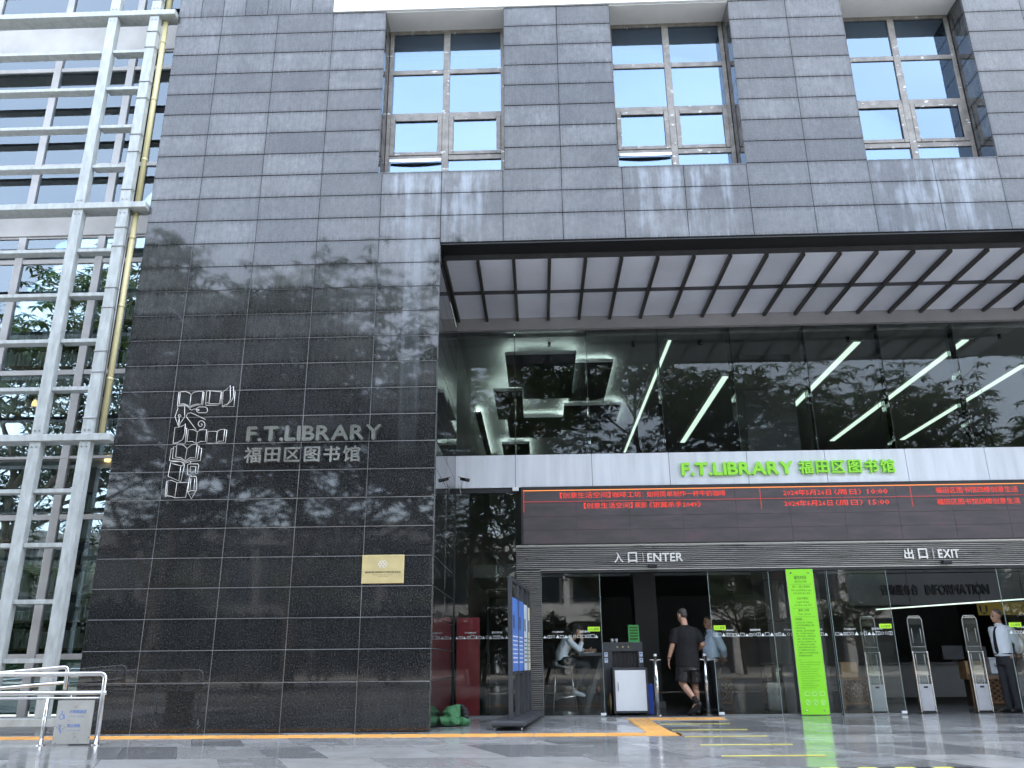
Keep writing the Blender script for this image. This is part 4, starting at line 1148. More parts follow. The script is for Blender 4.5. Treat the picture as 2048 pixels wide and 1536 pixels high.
rk = thing('display_rack', (-.43, .49, 0), 'wheeled dark display rack with a row of posters seen edge on', 'display rack')
RA = math.atan2(.235, 2.17)
def rp(s, t=0.0): return (-.43 + s * math.sin(RA) + t * math.cos(RA), .49 + s * math.cos(RA) - t * math.sin(RA))
def rbox(mb, s0, s1, t0, t1, z0, z1):
    c = [rp(s0, t0), rp(s0, t1), rp(s1, t1), rp(s1, t0)]; mb.prism(c, z0, z1, 'z'); return mb
rbox(MB(), -.34, 2.28, -.235, .235, .055, .125).build('base', 'rack_metal', rk, bevel=.02)
SP = [0, .70, 1.32, 1.84, 2.2]
for s in SP: rbox(MB(), s - .03, s + .03, -.03, .03, .126, 2.09).build('post', 'rack_metal', rk, bevel=.004)
rbox(MB(), .03, 2.17, -.025, .025, 2.03, 2.088).build('top_rail', 'rack_metal', rk)
rbox(MB(), .03, 2.17, -.018, .018, .72, .75).build('lower_rail', 'rack_metal', rk)
for (a, b), c, d in zip(zip(SP, SP[1:]), ('poster_blue', 'poster_blue', 'poster_pale', 'poster_cream'), (1.80, 1.80, 1.78, 1.76)):
    po = rbox(MB(), a + .045, b - .045, .012, .028, .76, d).build('poster_board', c, rk)
    rbox(MB(), a + .10, a + .24, .0285, .0295, 1.36, 1.55).build('picture', 'poster_dark', po)
    for k in range(7): rbox(MB(), a + .10, b - .12, .0285, .0293, .88 + k * .06, .896 + k * .06).build('text_line', 'white_print' if 'blue' in c else 'black_print', po)
for s in (-.27, 2.2):
    for t in (-.19, .19):
        x, y = rp(s, t)
        MB().tube([(x - .012, y, .028), (x + .012, y, .028)], .028, 12).build('caster', 'chrome', rk); MB().tube([(x, y, .03), (x, y, .056)], .012, 8).build('caster_fork', 'chrome', rk)

def blob(name, material, parent, parts, vox=.02, amp=.012, freq=7, smooth=4, crease=False):
    mb = MB()
    for c, r, rot in parts: mb.ell(c, r, rot)
    return remeshed(name, material, parent, mb, vox, smooth, amp, freq, crease)
def remeshed(name, material, parent, mb, vox=.012, smooth=3, amp=0.0, freq=8.0, crease=False):
    me = mb.mesh('raw', Vector((0, 0, 0)))
    o = bpy.data.objects.new('raw', me); COL.objects.link(o)
    rm = o.modifiers.new('r', 'REMESH'); rm.mode = 'VOXEL'; rm.voxel_size = vox
    if smooth:
        sm = o.modifiers.new('s', 'SMOOTH'); sm.factor = .5; sm.iterations = smooth
    dg = bpy.context.evaluated_depsgraph_get(); dg.update()
    new = bpy.data.meshes.new_from_object(o.evaluated_get(dg))
    bpy.data.objects.remove(o); bpy.data.meshes.remove(me)
    if amp:
        nr = [v.normal.copy() for v in new.vertices]
        for v, n in zip(new.vertices, nr):
            w = mnoise.noise(v.co * freq) + .5 * mnoise.noise(v.co * freq * 2.3 + Vector((7, 3, 1)))
            if crease: w = .5 - 2.2 * abs(mnoise.noise(Vector((v.co.x, v.co.y * .6, v.co.z * 1.4)) * freq)) - .8 * abs(mnoise.noise(v.co * freq * 2.7))
            v.co += n * w * amp
    off = org(parent)
    RT = ROT.get(parent.name) if parent else None
    if RT is None:
        for v in new.vertices: v.co -= off
    new.name = name; new.materials.clear(); new.materials.append(MATS[material])
    new.polygons.foreach_set('use_smooth', [True] * len(new.polygons))
    ob2 = bpy.data.objects.new(name, new)
    return link(ob2, parent)
ROT = {}
E3 = lambda x, y, z: Matrix.Rotation(z, 3, 'Z') @ Matrix.Rotation(y, 3, 'Y') @ Matrix.Rotation(x, 3, 'X')
ct = thing('coat_bundle', (-1.32, 1.25, 0), 'crumpled green coat heaped on the ground against the stone pier', 'coat')
blob('cloth', 'coat_green', ct, [((-1.36, 1.25, .13), (.14, .20, .14), E3(0, .5, .2)), ((-1.27, 1.3, .20), (.11, .15, .10), E3(.2, .4, 0)), ((-1.40, 1.12, .07), (.14, .12, .07), E3(0, .1, .4)), ((-1.17, 1.18, .06), (.12, .10, .065), E3(0, -.2, -.4)), ((-1.30, 1.08, .06), (.10, .09, .055), E3(0, .3, .2)), ((-1.12, 1.2, .05), (.06, .07, .05), None)], .009, .024, 6, 5, True)
sb = thing('black_bag', (-1.14, 1.3, .1), 'shiny black plastic bag tucked into the green coat bundle', 'bag')
blob('bag', 'bag_black', sb, [((-1.17, 1.26, .20), (.06, .07, .075), E3(.2, .3, 0)), ((-1.13, 1.25, .15), (.05, .06, .06), None), ((-1.19, 1.25, .26), (.035, .04, .03), None)], .01, .02, 16, 1)

rd = thing('advertising_stand', (-1.29, 3.6, 0), 'tall plain red stand behind the side glazing', 'stand')
box('board', 'red_panel', rd, -1.46, -1.055, 3.06, 3.10, .02, 1.64, bevel=.004); box('foot', 'rack_metal', rd, -1.45, -1.065, 3.05, 3.30, 0, .019)
shf = thing('black_shelf', (-.75, 4.2, 0), 'open black metal shelf behind the side glazing next to the red panel', 'shelf')
for x in (-.98, -.45):
    for y in (4.0, 4.4): tube('upright', 'rack_metal', shf, [(x, y, 0), (x, y, 2.2)], .012, 6)
for z in (.35, .85, 1.35, 1.85, 2.18): box('board', 'table_dark', shf, -1.0, -.43, 3.98, 4.42, z, z + .02)
for k, (x, z) in enumerate(((-.8, .871), (-.62, 1.371), (-.85, .371))):
    kt = thing('pot', (x, 4.15, z), ('dark pot on the second shelf board', 'steel pot on the middle shelf board', 'dark pot on the lowest shelf board')[k], 'pot', 'pots on the black shelf')
    MB().tube([(x, 4.15, z), (x, 4.15, z + .08), (x, 4.15, z + .14), (x, 4.15, z + .16)], [.08, .09, .06, .05], 12).build('body', 'brushed_steel' if k == 1 else 'rack_metal', kt, smooth=True)
    MB().tube([(x + .08, 4.15, z + .12), (x + .13, 4.15, z + .10), (x + .12, 4.15, z + .04)], .007, 6).build('handle', 'rack_metal', kt)

# ------------------------------------------------------------------ behind the left leaf: seat at the bar table
SY = 4.05
tb = thing('bar_table', (1.0, SY, 0), 'dark high bar table with slanting legs behind the left glass door', 'table')
box('top', 'table_dark', tb, .70, 1.26, SY - .25, SY + .35, .98, 1.035, bevel=.006)
for y in (SY - .2, SY + .28): MB().prism([(1.10, .98), (1.18, .98), (.84, 0), (.74, 0)], y, y + .05).build('leg', 'table_dark', tb)
bk = thing('open_book', (.95, SY, 1.036), 'thin pale book lying on the bar table', 'book')
box('pages', 'white_print', bk, .80, .98, SY - .12, SY + .10, 1.0355, 1.046); box('cover', 'box_white', bk, .79, .99, SY - .13, SY + .11, 1.0351, 1.0354)
st = thing('bar_stool', (.42, SY, 0), 'bar stool with grey seat and thin chrome wire legs', 'stool')
sm_ = MB(); sm_.ell((.40, SY, .80), (.20, .19, .035), E3(0, .16, 0)); sm_.ell((.27, SY, .86), (.06, .17, .05), None)
remeshed('seat', 'stool_seat', st, sm_, .012, 3)
for sx in (-1, 1):
    for sy in (-1, 1): tube('leg', 'chrome', st, [(.41 + sx * .13, SY + sy * .11, .79), (.44 + sx * .22, SY + sy * .17, .012)], .008, 8)
for y in (-.17, .17): tube('floor_bar', 'chrome', st, [(.22, SY + y, .012), (.66, SY + y, .012)], .009, 8)
tube('footrest', 'chrome', st, [(.235, SY - .15, .24), (.63, SY - .155, .30), (.63, SY + .15, .30), (.235, SY + .15, .24), (.235, SY - .15, .24)], .008, 8)
rg = thing('red_bag', (1.02, SY + .3, .3), 'small red bag hanging under the bar table', 'bag')
blob('bag', 'bag_red', rg, [((1.02, SY + .2, .50), (.07, .05, .11), E3(0, .2, 0)), ((1.05, SY + .2, .40), (.05, .05, .08), None)], .012, .012, 14, 2)
MB().tube([(.98, SY + .2, .58), (1.0, SY + .2, .72), (1.06, SY + .2, .58)], .006, 6).build('strap', 'bag_red', rg)

sc_ = thing('baggage_scanner', (1.48, 4.2, 0), 'dark grey baggage scanner with strip curtain in the open doorway', 'scanner')
mb = MB(); mb.box(1.13, 1.30, 3.75, 4.7, .0, 1.05); mb.box(1.76, 1.86, 3.75, 4.7, .0, 1.05); mb.box(1.13, 1.86, 3.75, 4.7, 1.051, 1.21); mb.box(1.3001, 1.7599, 3.76, 4.7, 0, .66)
mb.build('body', 'machine_grey', sc_, bevel=.008)
for k in range(7): box('curtain_strip', 'rubber', sc_, 1.305 + k * .065, 1.365 + k * .065, 3.80 + .006 * (k % 2), 3.806 + .006 * (k % 2), .665, 1.05)
for k, x in enumerate((1.40, 1.50, 1.60)): MB().tube([(x, 3.752, 1.13), (x, 3.742, 1.13)], .010, 10).build('button', 'indicator', sc_)
for x, z in ((1.16, 1.0), (1.16, .90), (1.79, 1.0), (1.79, .90)): 
    q = slab('warning_label', 'poster_pale', sc_, x + .03, 3.747, z, .06, .08, .002, ch=.0005)
    box('symbol', 'blue_print', q, x + .015, x + .045, 3.7455, 3.7465, z, z + .025)
for k, x in enumerate((1.33, 1.41)):
    cp = tag(MB().tube([(x, 4.0, 1.2105), (x, 4.0, 1.28)], [.025, .03], 12).build('paper_cup', 'white_paint', None, smooth=True), ('left white paper cup on the baggage scanner', 'right white paper cup on the baggage scanner')[k], 'cup', 'paper cups on the scanner')
nt = thing('green_notice', (1.74, 3.95, 1.21), 'green notice sheet standing on the baggage scanner', 'notice')
MB().prism([(3.93, 1.211), (3.935, 1.211), (3.965, 1.52), (3.96, 1.52)], 1.63, 1.83, 'x').build('sheet', 'notice_green', nt)
for k in range(5): box('text_line', 'sign_ink', nt, 1.655, 1.805, 3.93 + .0095 * (5 - k) * .6 - .007, 3.93 + .0095 * (5 - k) * .6 - .0062, 1.46 - k * .05, 1.485 - k * .05)
cb = thing('white_cabinet', (1.55, 3.5, 0), 'low cabinet with plain white door standing before the scanner', 'cabinet')
mb = MB(); mb.box(1.26, 1.30, 3.34, 3.72, .035, .775); mb.box(1.825, 1.865, 3.34, 3.72, .035, .775); mb.box(1.3001, 1.8249, 3.34, 3.72, .73, .775); mb.box(1.3001, 1.8249, 3.34, 3.72, .035, .075); mb.box(1.3001, 1.8249, 3.60, 3.72, .0751, .7299)
mb.build('carcass', 'rack_metal', cb, bevel=.003)
dr = slab('door', 'white_paint', cb, 1.5625, 3.325, .402, .535, .665, .014, ch=.003); MB().tube([(1.345, 3.318, .40), (1.345, 3.305, .42), (1.345, 3.305, .52), (1.345, 3.318, .54)], .006, 6).build('handle', 'clip_steel', dr)
for x in (1.29, 1.83): MB().tube([(x, 3.4, 0), (x, 3.4, .036)], .02, 10).build('foot', 'rack_metal', cb)
sw = thing('straw_disc', (1.2, 3.55, 0), 'round straw mat leaning beside the white cabinet', 'mat')
for k in range(6): MB().tube([(1.19 + .006 * k, 3.62 + .001 * k + .028 * k * math.cos(a) * 0 + (.028 * k + .028) * math.cos(a), .185 + (.028 * k + .015) * math.sin(a)) for a in [i * .4 for i in range(17)]], .016, 6).build('straw_coil', 'straw', sw, smooth=True)
bc = thing('blue_crate', (1.93, 3.75, 0), 'blue plastic crate standing on end beside the white cabinet', 'crate')
mb = MB(); mb.box(1.878, 1.90, 3.45, 3.8, .01, .50); mb.box(1.90, 1.955, 3.45, 3.475, .01, .50); mb.box(1.90, 1.955, 3.775, 3.8, .01, .50); mb.box(1.90, 1.955, 3.4751, 3.7749, .01, .035); mb.box(1.90, 1.955, 3.4751, 3.7749, .475, .50)
mb.build('shell', 'blue_plastic', bc, bevel=.004)
for z in (.13, .24, .35): box('rib', 'blue_plastic', bc, 1.955, 1.963, 3.45, 3.8, z, z + .03)
for x, y, lb2 in ((2.0, 3.22, 'tall steel barrier post left of the man in black'), (2.86, 3.22, 'tall steel barrier post right of the man in black')):
    o = thing('barrier_post', (x, y, 0), lb2, 'post', 'steel barrier posts')
    tube('column', 'stainless', o, [(x, y, .01), (x, y, .96)], .038, 18); MB().tube([(x, y, .96), (x, y, 1.0)], [.03, .03], 14).build('cap', 'white_paint', o)
    box('arm', 'stainless', o, x - .09, x + .09, y - .015, y + .015, .895, .912); MB().tube([(x, y, 0), (x, y, .011)], .06, 18).build('base_plate', 'stainless', o)

def acr():
    o = thing('acrylic_lectern', (4.1, 3.55, 0), 'clear acrylic lectern behind the middle glass leaf', 'lectern')
    MB().prism([(3.97, .02), (4.25, .02), (4.25, .80), (3.97, .80)], 3.50, 3.515).build('front', 'acrylic', o)
    for x in (3.955, 4.2505): box('side', 'acrylic', o, x, x + .0145, 3.50, 3.80, .02, .80)
    box('desk', 'acrylic', o, 3.86, 4.30, 3.44, 3.84, .815, .83); box('base', 'acrylic', o, 3.93, 4.29, 3.46, 3.86, 0, .0195)
    box('label_plate', 'gate_panel', o, 4.17, 4.23, 3.496, 3.4998, .70, .75)
acr()
mat('gate_glass_edge', (.45, .47, .44), .3, var=.1)
def gate(x, y, label):
    o = thing('security_gate', (x, y, 0), label, 'security gate', 'security gates at the exit')
    box('base_panel', 'gate_panel', o, x - .11, x + .11, y - .03, y + .03, .03, .46, bevel=.006); box('slot', 'black_print', o, x - .03, x + .04, y - .0315, y - .0302, .40, .43)
    for s in (-1, 1):
        box('side_rail', 'stainless', o, x + s * .125 - .015, x + s * .125 + .015, y - .03, y + .03, .0, 1.0, bevel=.008)
        for z in (1.15, .72, .38): tube('coil', 'gate_glass_edge', o, [(x + s * .075, y, z), (x + s * .075, y, z + .24)], .008, 6)
    tube('loop', 'gate_glass_edge', o, [(x - .125, y, 1.0), (x - .125, y, 1.54), (x - .09, y, 1.60), (x + .09, y, 1.60), (x + .125, y, 1.54), (x + .125, y, 1.0)], .009, 8)
    for z in (.62, .99, 1.08): tube('cross_rod', 'gate_glass_edge', o, [(x - .12, y, z), (x + .12, y, z)], .007, 6)
    box('clear_panel', 'acrylic', o, x - .112, x + .112, y - .005, y + .005, .47, 1.58)
    box('foot', 'black_print', o, x - .17, x + .17, y - .09, y + .09, 0.0, .008)
for x, y, l2 in ((5.83, 3.45, 'security gate seen through the right glass leaf'), (6.66, 3.45, 'middle security gate in the open exit'), (7.62, 3.45, 'security gate nearest the guard in the tie')): gate(x, y, l2)
def lattice(x0, x1, y, label):
    o = thing('lattice_planter', ((x0 + x1) / 2, y, 0), label, 'planter', 'wooden lattice planters')
    for z in (.08, .52): box('rail', 'wood', o, x0, x1, y - .015, y + .015, z, z + .035)
    for x in (x0, x1 - .035): box('upright', 'wood', o, x, x + .035, y - .0149, y + .0149, 0, .60)
    n = 5; w = x1 - x0
    for k in range(-n + 1, n):
        for s in (1, -1):
            xa = x0 + w * k / n; xb = xa + w * .9
            if s == -1: xa, xb = x0 + x1 - xa, x0 + x1 - xb
            za, zb = .11, .52
            def clip(x): return (x - xa) / (xb - xa)
            t0, t1 = sorted((clip(x0 + .03), clip(x1 - .03))); t0 = max(0, t0); t1 = min(1, t1)
            if t1 - t0 < .08: continue
            MB().tube([(xa + (xb - xa) * t0, y + .012 * s, za + (zb - za) * t0), (xa + (xb - xa) * t1, y + .012 * s, za + (zb - za) * t1)], .010, 4).build('slat', 'wood', o)
    box('trough', 'soil', o, x0 + .04, x1 - .04, y + .03, y + .3, .03, .5)
lattice(5.66, 6.16, 4.7, 'wooden lattice planter behind the right glass leaf'); lattice(8.05, 8.75, 4.7, 'wooden lattice planter behind the guard in the tie'); lattice(3.35, 3.75, 5.3, 'wooden lattice planter behind the guard in blue')
for x0, x1, y, l2 in ((5.70, 6.0, 4.84, 'brown cardboard box on the planter behind the right glass leaf'), (8.03, 8.36, 4.84, 'brown cardboard box on the planter beside the guard')):
    o = thing('cardboard_box', ((x0 + x1) / 2, y, .501), l2, 'box', 'cardboard boxes')
    box('carton', 'cardboard', o, x0, x1, y - .12, y + .16, .602 - .1, .83); box('tape', 'straw', o, (x0 + x1) / 2 - .02, (x0 + x1) / 2 + .02, y - .122, y - .1202, .55, .83)
wb = thing('storage_box', (8.6, 4.75, .45), 'white plastic storage box with dark handle behind the guard', 'box')
box('tub', 'box_white', wb, 8.44, 8.78, 4.62, 4.95, .605, .86, bevel=.01) ; box('lid', 'box_white', wb, 8.42, 8.80, 4.60, 4.97, .861, .89, bevel=.006); MB().tube([(8.52, 4.605, .78), (8.52, 4.59, .74), (8.62, 4.59, .74), (8.62, 4.605, .78)], .009, 6).build('handle', 'black_print', wb)
ctr = thing('reception_counter', (9.2, 7.3, 0), 'long dark reception counter deep in the lobby', 'counter')
box('front', 'counter', ctr, 7.2, 12.0, 7.0, 7.6, .1, .76); box('worktop', 'table_dark', ctr, 7.1, 12.1, 6.9, 7.7, .761, .80); box('kickboard', 'black_print', ctr, 7.3, 11.9, 7.08, 7.5, 0, .099)
for k, (x, h) in enumerate(((7.5, .36), (9.0, .28), (9.5, .26))):
    mo = thing('monitor', (x, 7.2, .801), ('monitor at the left end of the counter', 'middle monitor on the counter', 'monitor at the right of the counter')[k], 'monitor', 'monitors on the counter')
    box('screen', 'black_print' if k == 0 else 'table_dark', mo, x - .22, x + .22, 7.18, 7.21, .86, .86 + h); box('stand', 'black_print', mo, x - .04, x + .04, 7.19, 7.23, .801, .859)
inf = thing('information_lettering', (9.8, 8.95, 2.4), 'dark information lettering high on the lobby wall', 'sign')
box('header', 'lobby_back', inf, 7.0, 12.5, 7.45, 7.55, 2.03, 2.72)
letters(inf, 'INFORMATION', 8.75, 10.15, 2.25, 2.47, 7.40, .045, 'letters_dark', bold=.006); letters(inf, '咨询服务台', 7.75, 8.60, 2.25, 2.47, 7.40, .045, 'letters_dark', bold=.003, cjk=True)
lst = thing('line_lamp', (9.2, 7.0, 2.0), 'thin lit line lamp slanting over the reception counter', 'light')
MB().tube([(7.55, 7.35, 1.93), (10.9, 5.9, 2.08)], .014, 8).build('tube', 'lamp', lst); 
for p in ((8.2, 7.068, 1.96), (10.2, 6.203, 2.05)): tube('hanger', 'black_print', lst, [p, (p[0], p[1], 7.02)], .004, 5)
yb = thing('orange_board', (10.2, 7.3, 1.7), 'dim orange board hanging behind the guard', 'board')
box('board', 'yellow_board', yb, 9.75, 10.9, 7.28, 7.31, 1.78, 2.05); line_text(yb, 'U', 9.80, 1.80, .20, 7.278, 'black_print', bold=.008)
for x in (9.85, 10.8): tube('hanger', 'black_print', yb, [(x, 7.295, 2.05), (x, 7.295, 2.03 + .5)], .006, 5)

# ------------------------------------------------------------------ people
def loft(mb, secs, n=5, m_=20):
    """closed elliptical loft through (centre, half width, half depth) sections with flat ends"""
    S = []
    for k in range(len(secs) - 1):
        a = secs[max(0, k - 1)]; b = secs[k]; c = secs[k + 1]; d = secs[min(len(secs) - 1, k + 2)]
        for i in range(n):
            t = i / n
            def cr(p, q, r, s_): return .5 * (2 * q + (r - p) * t + (2 * p - 5 * q + 4 * r - s_) * t * t + (3 * q - p - 3 * r + s_) * t ** 3)
            S.append((Vector([cr(a[0][u], b[0][u], c[0][u], d[0][u]) for u in range(3)]), cr(a[1], b[1], c[1], d[1]), cr(a[2], b[2], c[2], d[2])))
    S.append((Vector(secs[-1][0]), secs[-1][1], secs[-1][2])); i0 = len(mb.v)
    for k, (c, w, d) in enumerate(S):
        ax = (S[min(len(S) - 1, k + 1)][0] - S[max(0, k - 1)][0]).normalized()
        if ax.z < 0: ax = -ax
        q = Vector((0, 0, 1)).rotation_difference(ax).to_matrix()
        for u in range(m_):
            an = 2 * math.pi * u / m_; mb.v.append(tuple(c + q @ Vector((w * math.cos(an), d * math.sin(an), 0))))
    for k in range(len(S) - 1):
        for u in range(m_):
            a = i0 + k * m_ + u; b = i0 + k * m_ + (u + 1) % m_; mb.f.append((a, b, b + m_, a + m_))
    mb.f.append(tuple(i0 + u for u in range(m_))); mb.f.append(tuple(i0 + (len(S) - 1) * m_ + u for u in range(m_)))
def limb(mb, pts, rads, flat=False):
    """tapered limb with round joints; flat leaves the far end cut straight like a hem"""
    pts = [Vector(p) for p in pts]
    for (a, b), (r0, r1) in zip(zip(pts, pts[1:]), zip(rads, rads[1:])): mb.tube([a, a.lerp(b, .5), b], [r0, (r0 + r1) / 2 * 1.03, r1], 12)
    for k, (p, r) in enumerate(zip(pts, rads)):
        if flat and k == len(pts) - 1: continue
        mb.ell(p, (r, r, r), None, 12, 8)
def hand(mb, wrist, d, side, curl=.5, palm=None):
    """palm, four bent fingers of unequal length and a thumb leaving the side of the palm"""
    w = Vector(wrist); d = Vector(d).normalized(); s = Vector(side).normalized(); s = (s - d * s.dot(d)).normalized(); n = d.cross(s)
    q = Matrix((s, n, d)).transposed()
    mb.ell(w + d * .05, (.040, .016, .052), q, 12, 8)
    for i, L in enumerate((.070, .080, .074, .056)):
        b = w + d * .09 + s * (.028 - .0185 * i)
        k = b + (d * math.cos(curl * .5) + n * math.sin(curl * .5)) * L * .5; e = k + (d * math.cos(curl * 1.5) + n * math.sin(curl * 1.5)) * L * .5
        limb(mb, [b, k, e], [.0095, .0085, .0075])
    b = w + d * .03 + s * .030; k = b + (d * .6 + s * .7 + n * .3).normalized() * .038; e = k + (d + n * .4 + s * .15).normalized() * .032
    limb(mb, [b, k, e], [.012, .010, .0085])
def head(mb, c, yaw, pitch=0.0, tilt=0.0):
    Q = Matrix.Rotation(yaw, 3, 'Z') @ Matrix.Rotation(pitch, 3, 'X') @ Matrix.Rotation(tilt, 3, 'Y'); c = Vector(c)
    def at_(p): return c + Q @ Vector(p)
    mb.ell(at_((0, -.012, .035)), (.075, .093, .085), Q); mb.ell(at_((0, .022, -.03)), (.060, .068, .075), Q); mb.ell(at_((0, .045, -.075)), (.036, .040, .030), Q)
    mb.ell(at_((0, .095, -.018)), (.013, .017, .022), Q, 8, 6); mb.ell(at_((0, .088, .012)), (.010, .010, .025), Q, 8, 6)
    for s in (-1, 1):
        mb.ell(at_((s * .077, -.008, -.008)), (.010, .021, .032), Q, 8, 6); mb.ell(at_((s * .030, .074, .018)), (.022, .012, .010), Q, 8, 6)
    mb.ell(at_((0, .086, -.056)), (.022, .010, .008), Q, 8, 6)
    return Q, at_
def face_bits(parent, Q, at_, hairmat, short=True, glasses=False):
    e = MB()
    for s in (-1, 1): e.ell(at_((s * .030, .084, .004)), (.012, .006, .006), Q, 8, 6)
    e.build('eyes', 'black_print', parent, smooth=True)
    b = MB()
    for s in (-1, 1): b.ell(at_((s * .031, .086, .024)), (.018, .005, .004), Q, 8, 6)
    b.build('eyebrows', hairmat, parent, smooth=True)
    m_ = MB(); m_.ell(at_((0, .0955, -.056)), (.018, .003, .003), Q, 8, 6); m_.build('mouth', 'bag_red', parent, smooth=True)
    h = MB(); h.ell(at_((0, -.028, .058)), (.079, .088, .074), Q); h.ell(at_((0, -.052, .012)), (.069, .056, .058), Q)
    if not short: h.ell(at_((0, -.07, -.06)), (.07, .05, .10), Q); h.ell(at_((0, -.02, .06)), (.083, .10, .08), Q)
    remeshed('hair', hairmat, parent, h, .010, 2, .003, 40)
    if glasses:
        gl = MB()
        for s in (-1, 1):
            gl.tube([at_((s * .033 + .021 * math.cos(a), .097, .004 + .016 * math.sin(a))) for a in [i * .7 for i in range(10)]], .002, 5); gl.tube([at_((s * .055, .096, .006)), at_((s * .082, 0, .004))], .002, 5)
        gl.build('glasses', 'black_print', parent)
def person_root(loc, rz, label):
    o = bpy.data.objects.new('person', None); o.empty_display_size = .3; COL.objects.link(o); o.location = loc; o.rotation_euler.z = rz
    ORG[o.name] = Vector((0, 0, 0)); return tag(o, label, 'person')
def shoe(mb, ankle, toe, w=.045):
    a, t = Vector(ankle), Vector(toe); d = (t - a); d.normalize(); limb(mb, [a + Vector((0, 0, -.03)) - d * .03, a.lerp(t, .5) , t], [.043, .045, .036])

# the man in black, seen from behind, stepping in
p1 = person_root((2.56, 3.22, 0), 0.0, 'man in black t-shirt and shorts walking in through the open doorway')
bd = MB()
hc = Vector((-.03, .06, 1.635)); Q, A1 = head(bd, hc, .62, -.18)
limb(bd, [(0, .0, 1.42), (-.015, .03, 1.57)], [.062, .056])
loft(bd, [((0, .0, .90), .14, .09), ((0, 0, 1.10), .13, .085), ((0, -.005, 1.30), .14, .085), ((0, -.005, 1.40), .09, .065)])
# left arm hangs, right arm bent forward
limb(bd, [(-.165, -.01, 1.36), (-.25, -.02, 1.13), (-.315, .03, .92)], [.045, .044, .030]); hand(bd, (-.317, .033, .91), (-.12, .08, -1), (0, 1, 0), .5)
limb(bd, [(.165, -.01, 1.36), (.28, -.03, 1.15), (.22, .20, 1.06)], [.045, .046, .032]); hand(bd, (.215, .215, 1.055), (-.3, 1, -.1), (0, 0, 1), .7)
# right leg planted ahead, left leg trailing with the heel up
limb(bd, [(.09, .02, .90), (.115, .10, .50), (.145, .16, .09)], [.088, .060, .038]); limb(bd, [(.13, .08, .36), (.14, .12, .24)], [.054, .042])
limb(bd, [(-.09, .0, .90), (-.115, .02, .52), (.06, -.20, .23)], [.088, .062, .037]); limb(bd, [(-.08, -.05, .45), (.0, -.13, .33)], [.058, .048])
limb(bd, [(.145, .16, .06), (.15, .26, .04)], [.035, .03]); limb(bd, [(.07, -.21, .20), (-.01, -.12, .07)], [.035, .03])
remeshed('body', 'skin', p1, bd, .0068, 2)
face_bits(p1, Q, A1, 'hair_grey', True, True)
ts = MB(); loft(ts, [((.0, 0, .775), .215, .145), ((0, .0, .95), .205, .138), ((0, 0, 1.15), .197, .132), ((0, -.008, 1.31), .205, .135), ((0, -.005, 1.39), .175, .115), ((0, 0, 1.44), .115, .09), ((0, .005, 1.475), .07, .068)])
limb(ts, [(-.13, -.008, 1.385), (-.185, -.01, 1.36), (-.235, -.015, 1.17)], [.068, .078, .080], True); limb(ts, [(.13, -.008, 1.385), (.185, -.01, 1.36), (.27, -.022, 1.19)], [.068, .078, .080], True)
remeshed('t_shirt', 'cloth_black', p1, ts, .010, 14, .007, 7)
sh = MB(); loft(sh, [((0, .0, .72), .195, .135), ((0, .0, .85), .198, .138), ((0, .0, .96), .185, .125)])
limb(sh, [(.095, .02, .80), (.115, .085, .53)], [.108, .122], True); limb(sh, [(-.095, .0, .80), (-.125, .015, .54)], [.108, .122], True)
remeshed('shorts', 'satin_black', p1, sh, .010, 3, .010, 9)
for q in ([(.14, .15, .20), (.146, .16, .09)], [(.035, -.175, .275), (.065, -.205, .22)]):
    so = MB(); limb(so, q, [.046, .044]); remeshed('sock', 'cloth_black', p1, so, .009, 2)
for q in ([(.145, .13, .045), (.15, .20, .045), (.155, .33, .032)], [(.105, -.235, .19), (.03, -.16, .10), (-.045, -.09, .035)]):
    s1 = MB(); limb(s1, q, [.045, .048, .036]); remeshed('shoe', 'shoe', p1, s1, .009, 2)
lo = MB(); lo.tube([(.035, -.12, .165), (.005, -.10, .13), (.03, -.075, .15)], .006, 5); lo.build('shoe_stripe', 'white_print', p1)
MB().tube([Vector((-.312, .027, .935)) + Vector((.034 * math.cos(a), .034 * math.sin(a), .004 * math.cos(a))) for a in [i * .7 for i in range(10)]], .009, 6).build('watch', 'shoe', p1, smooth=True)

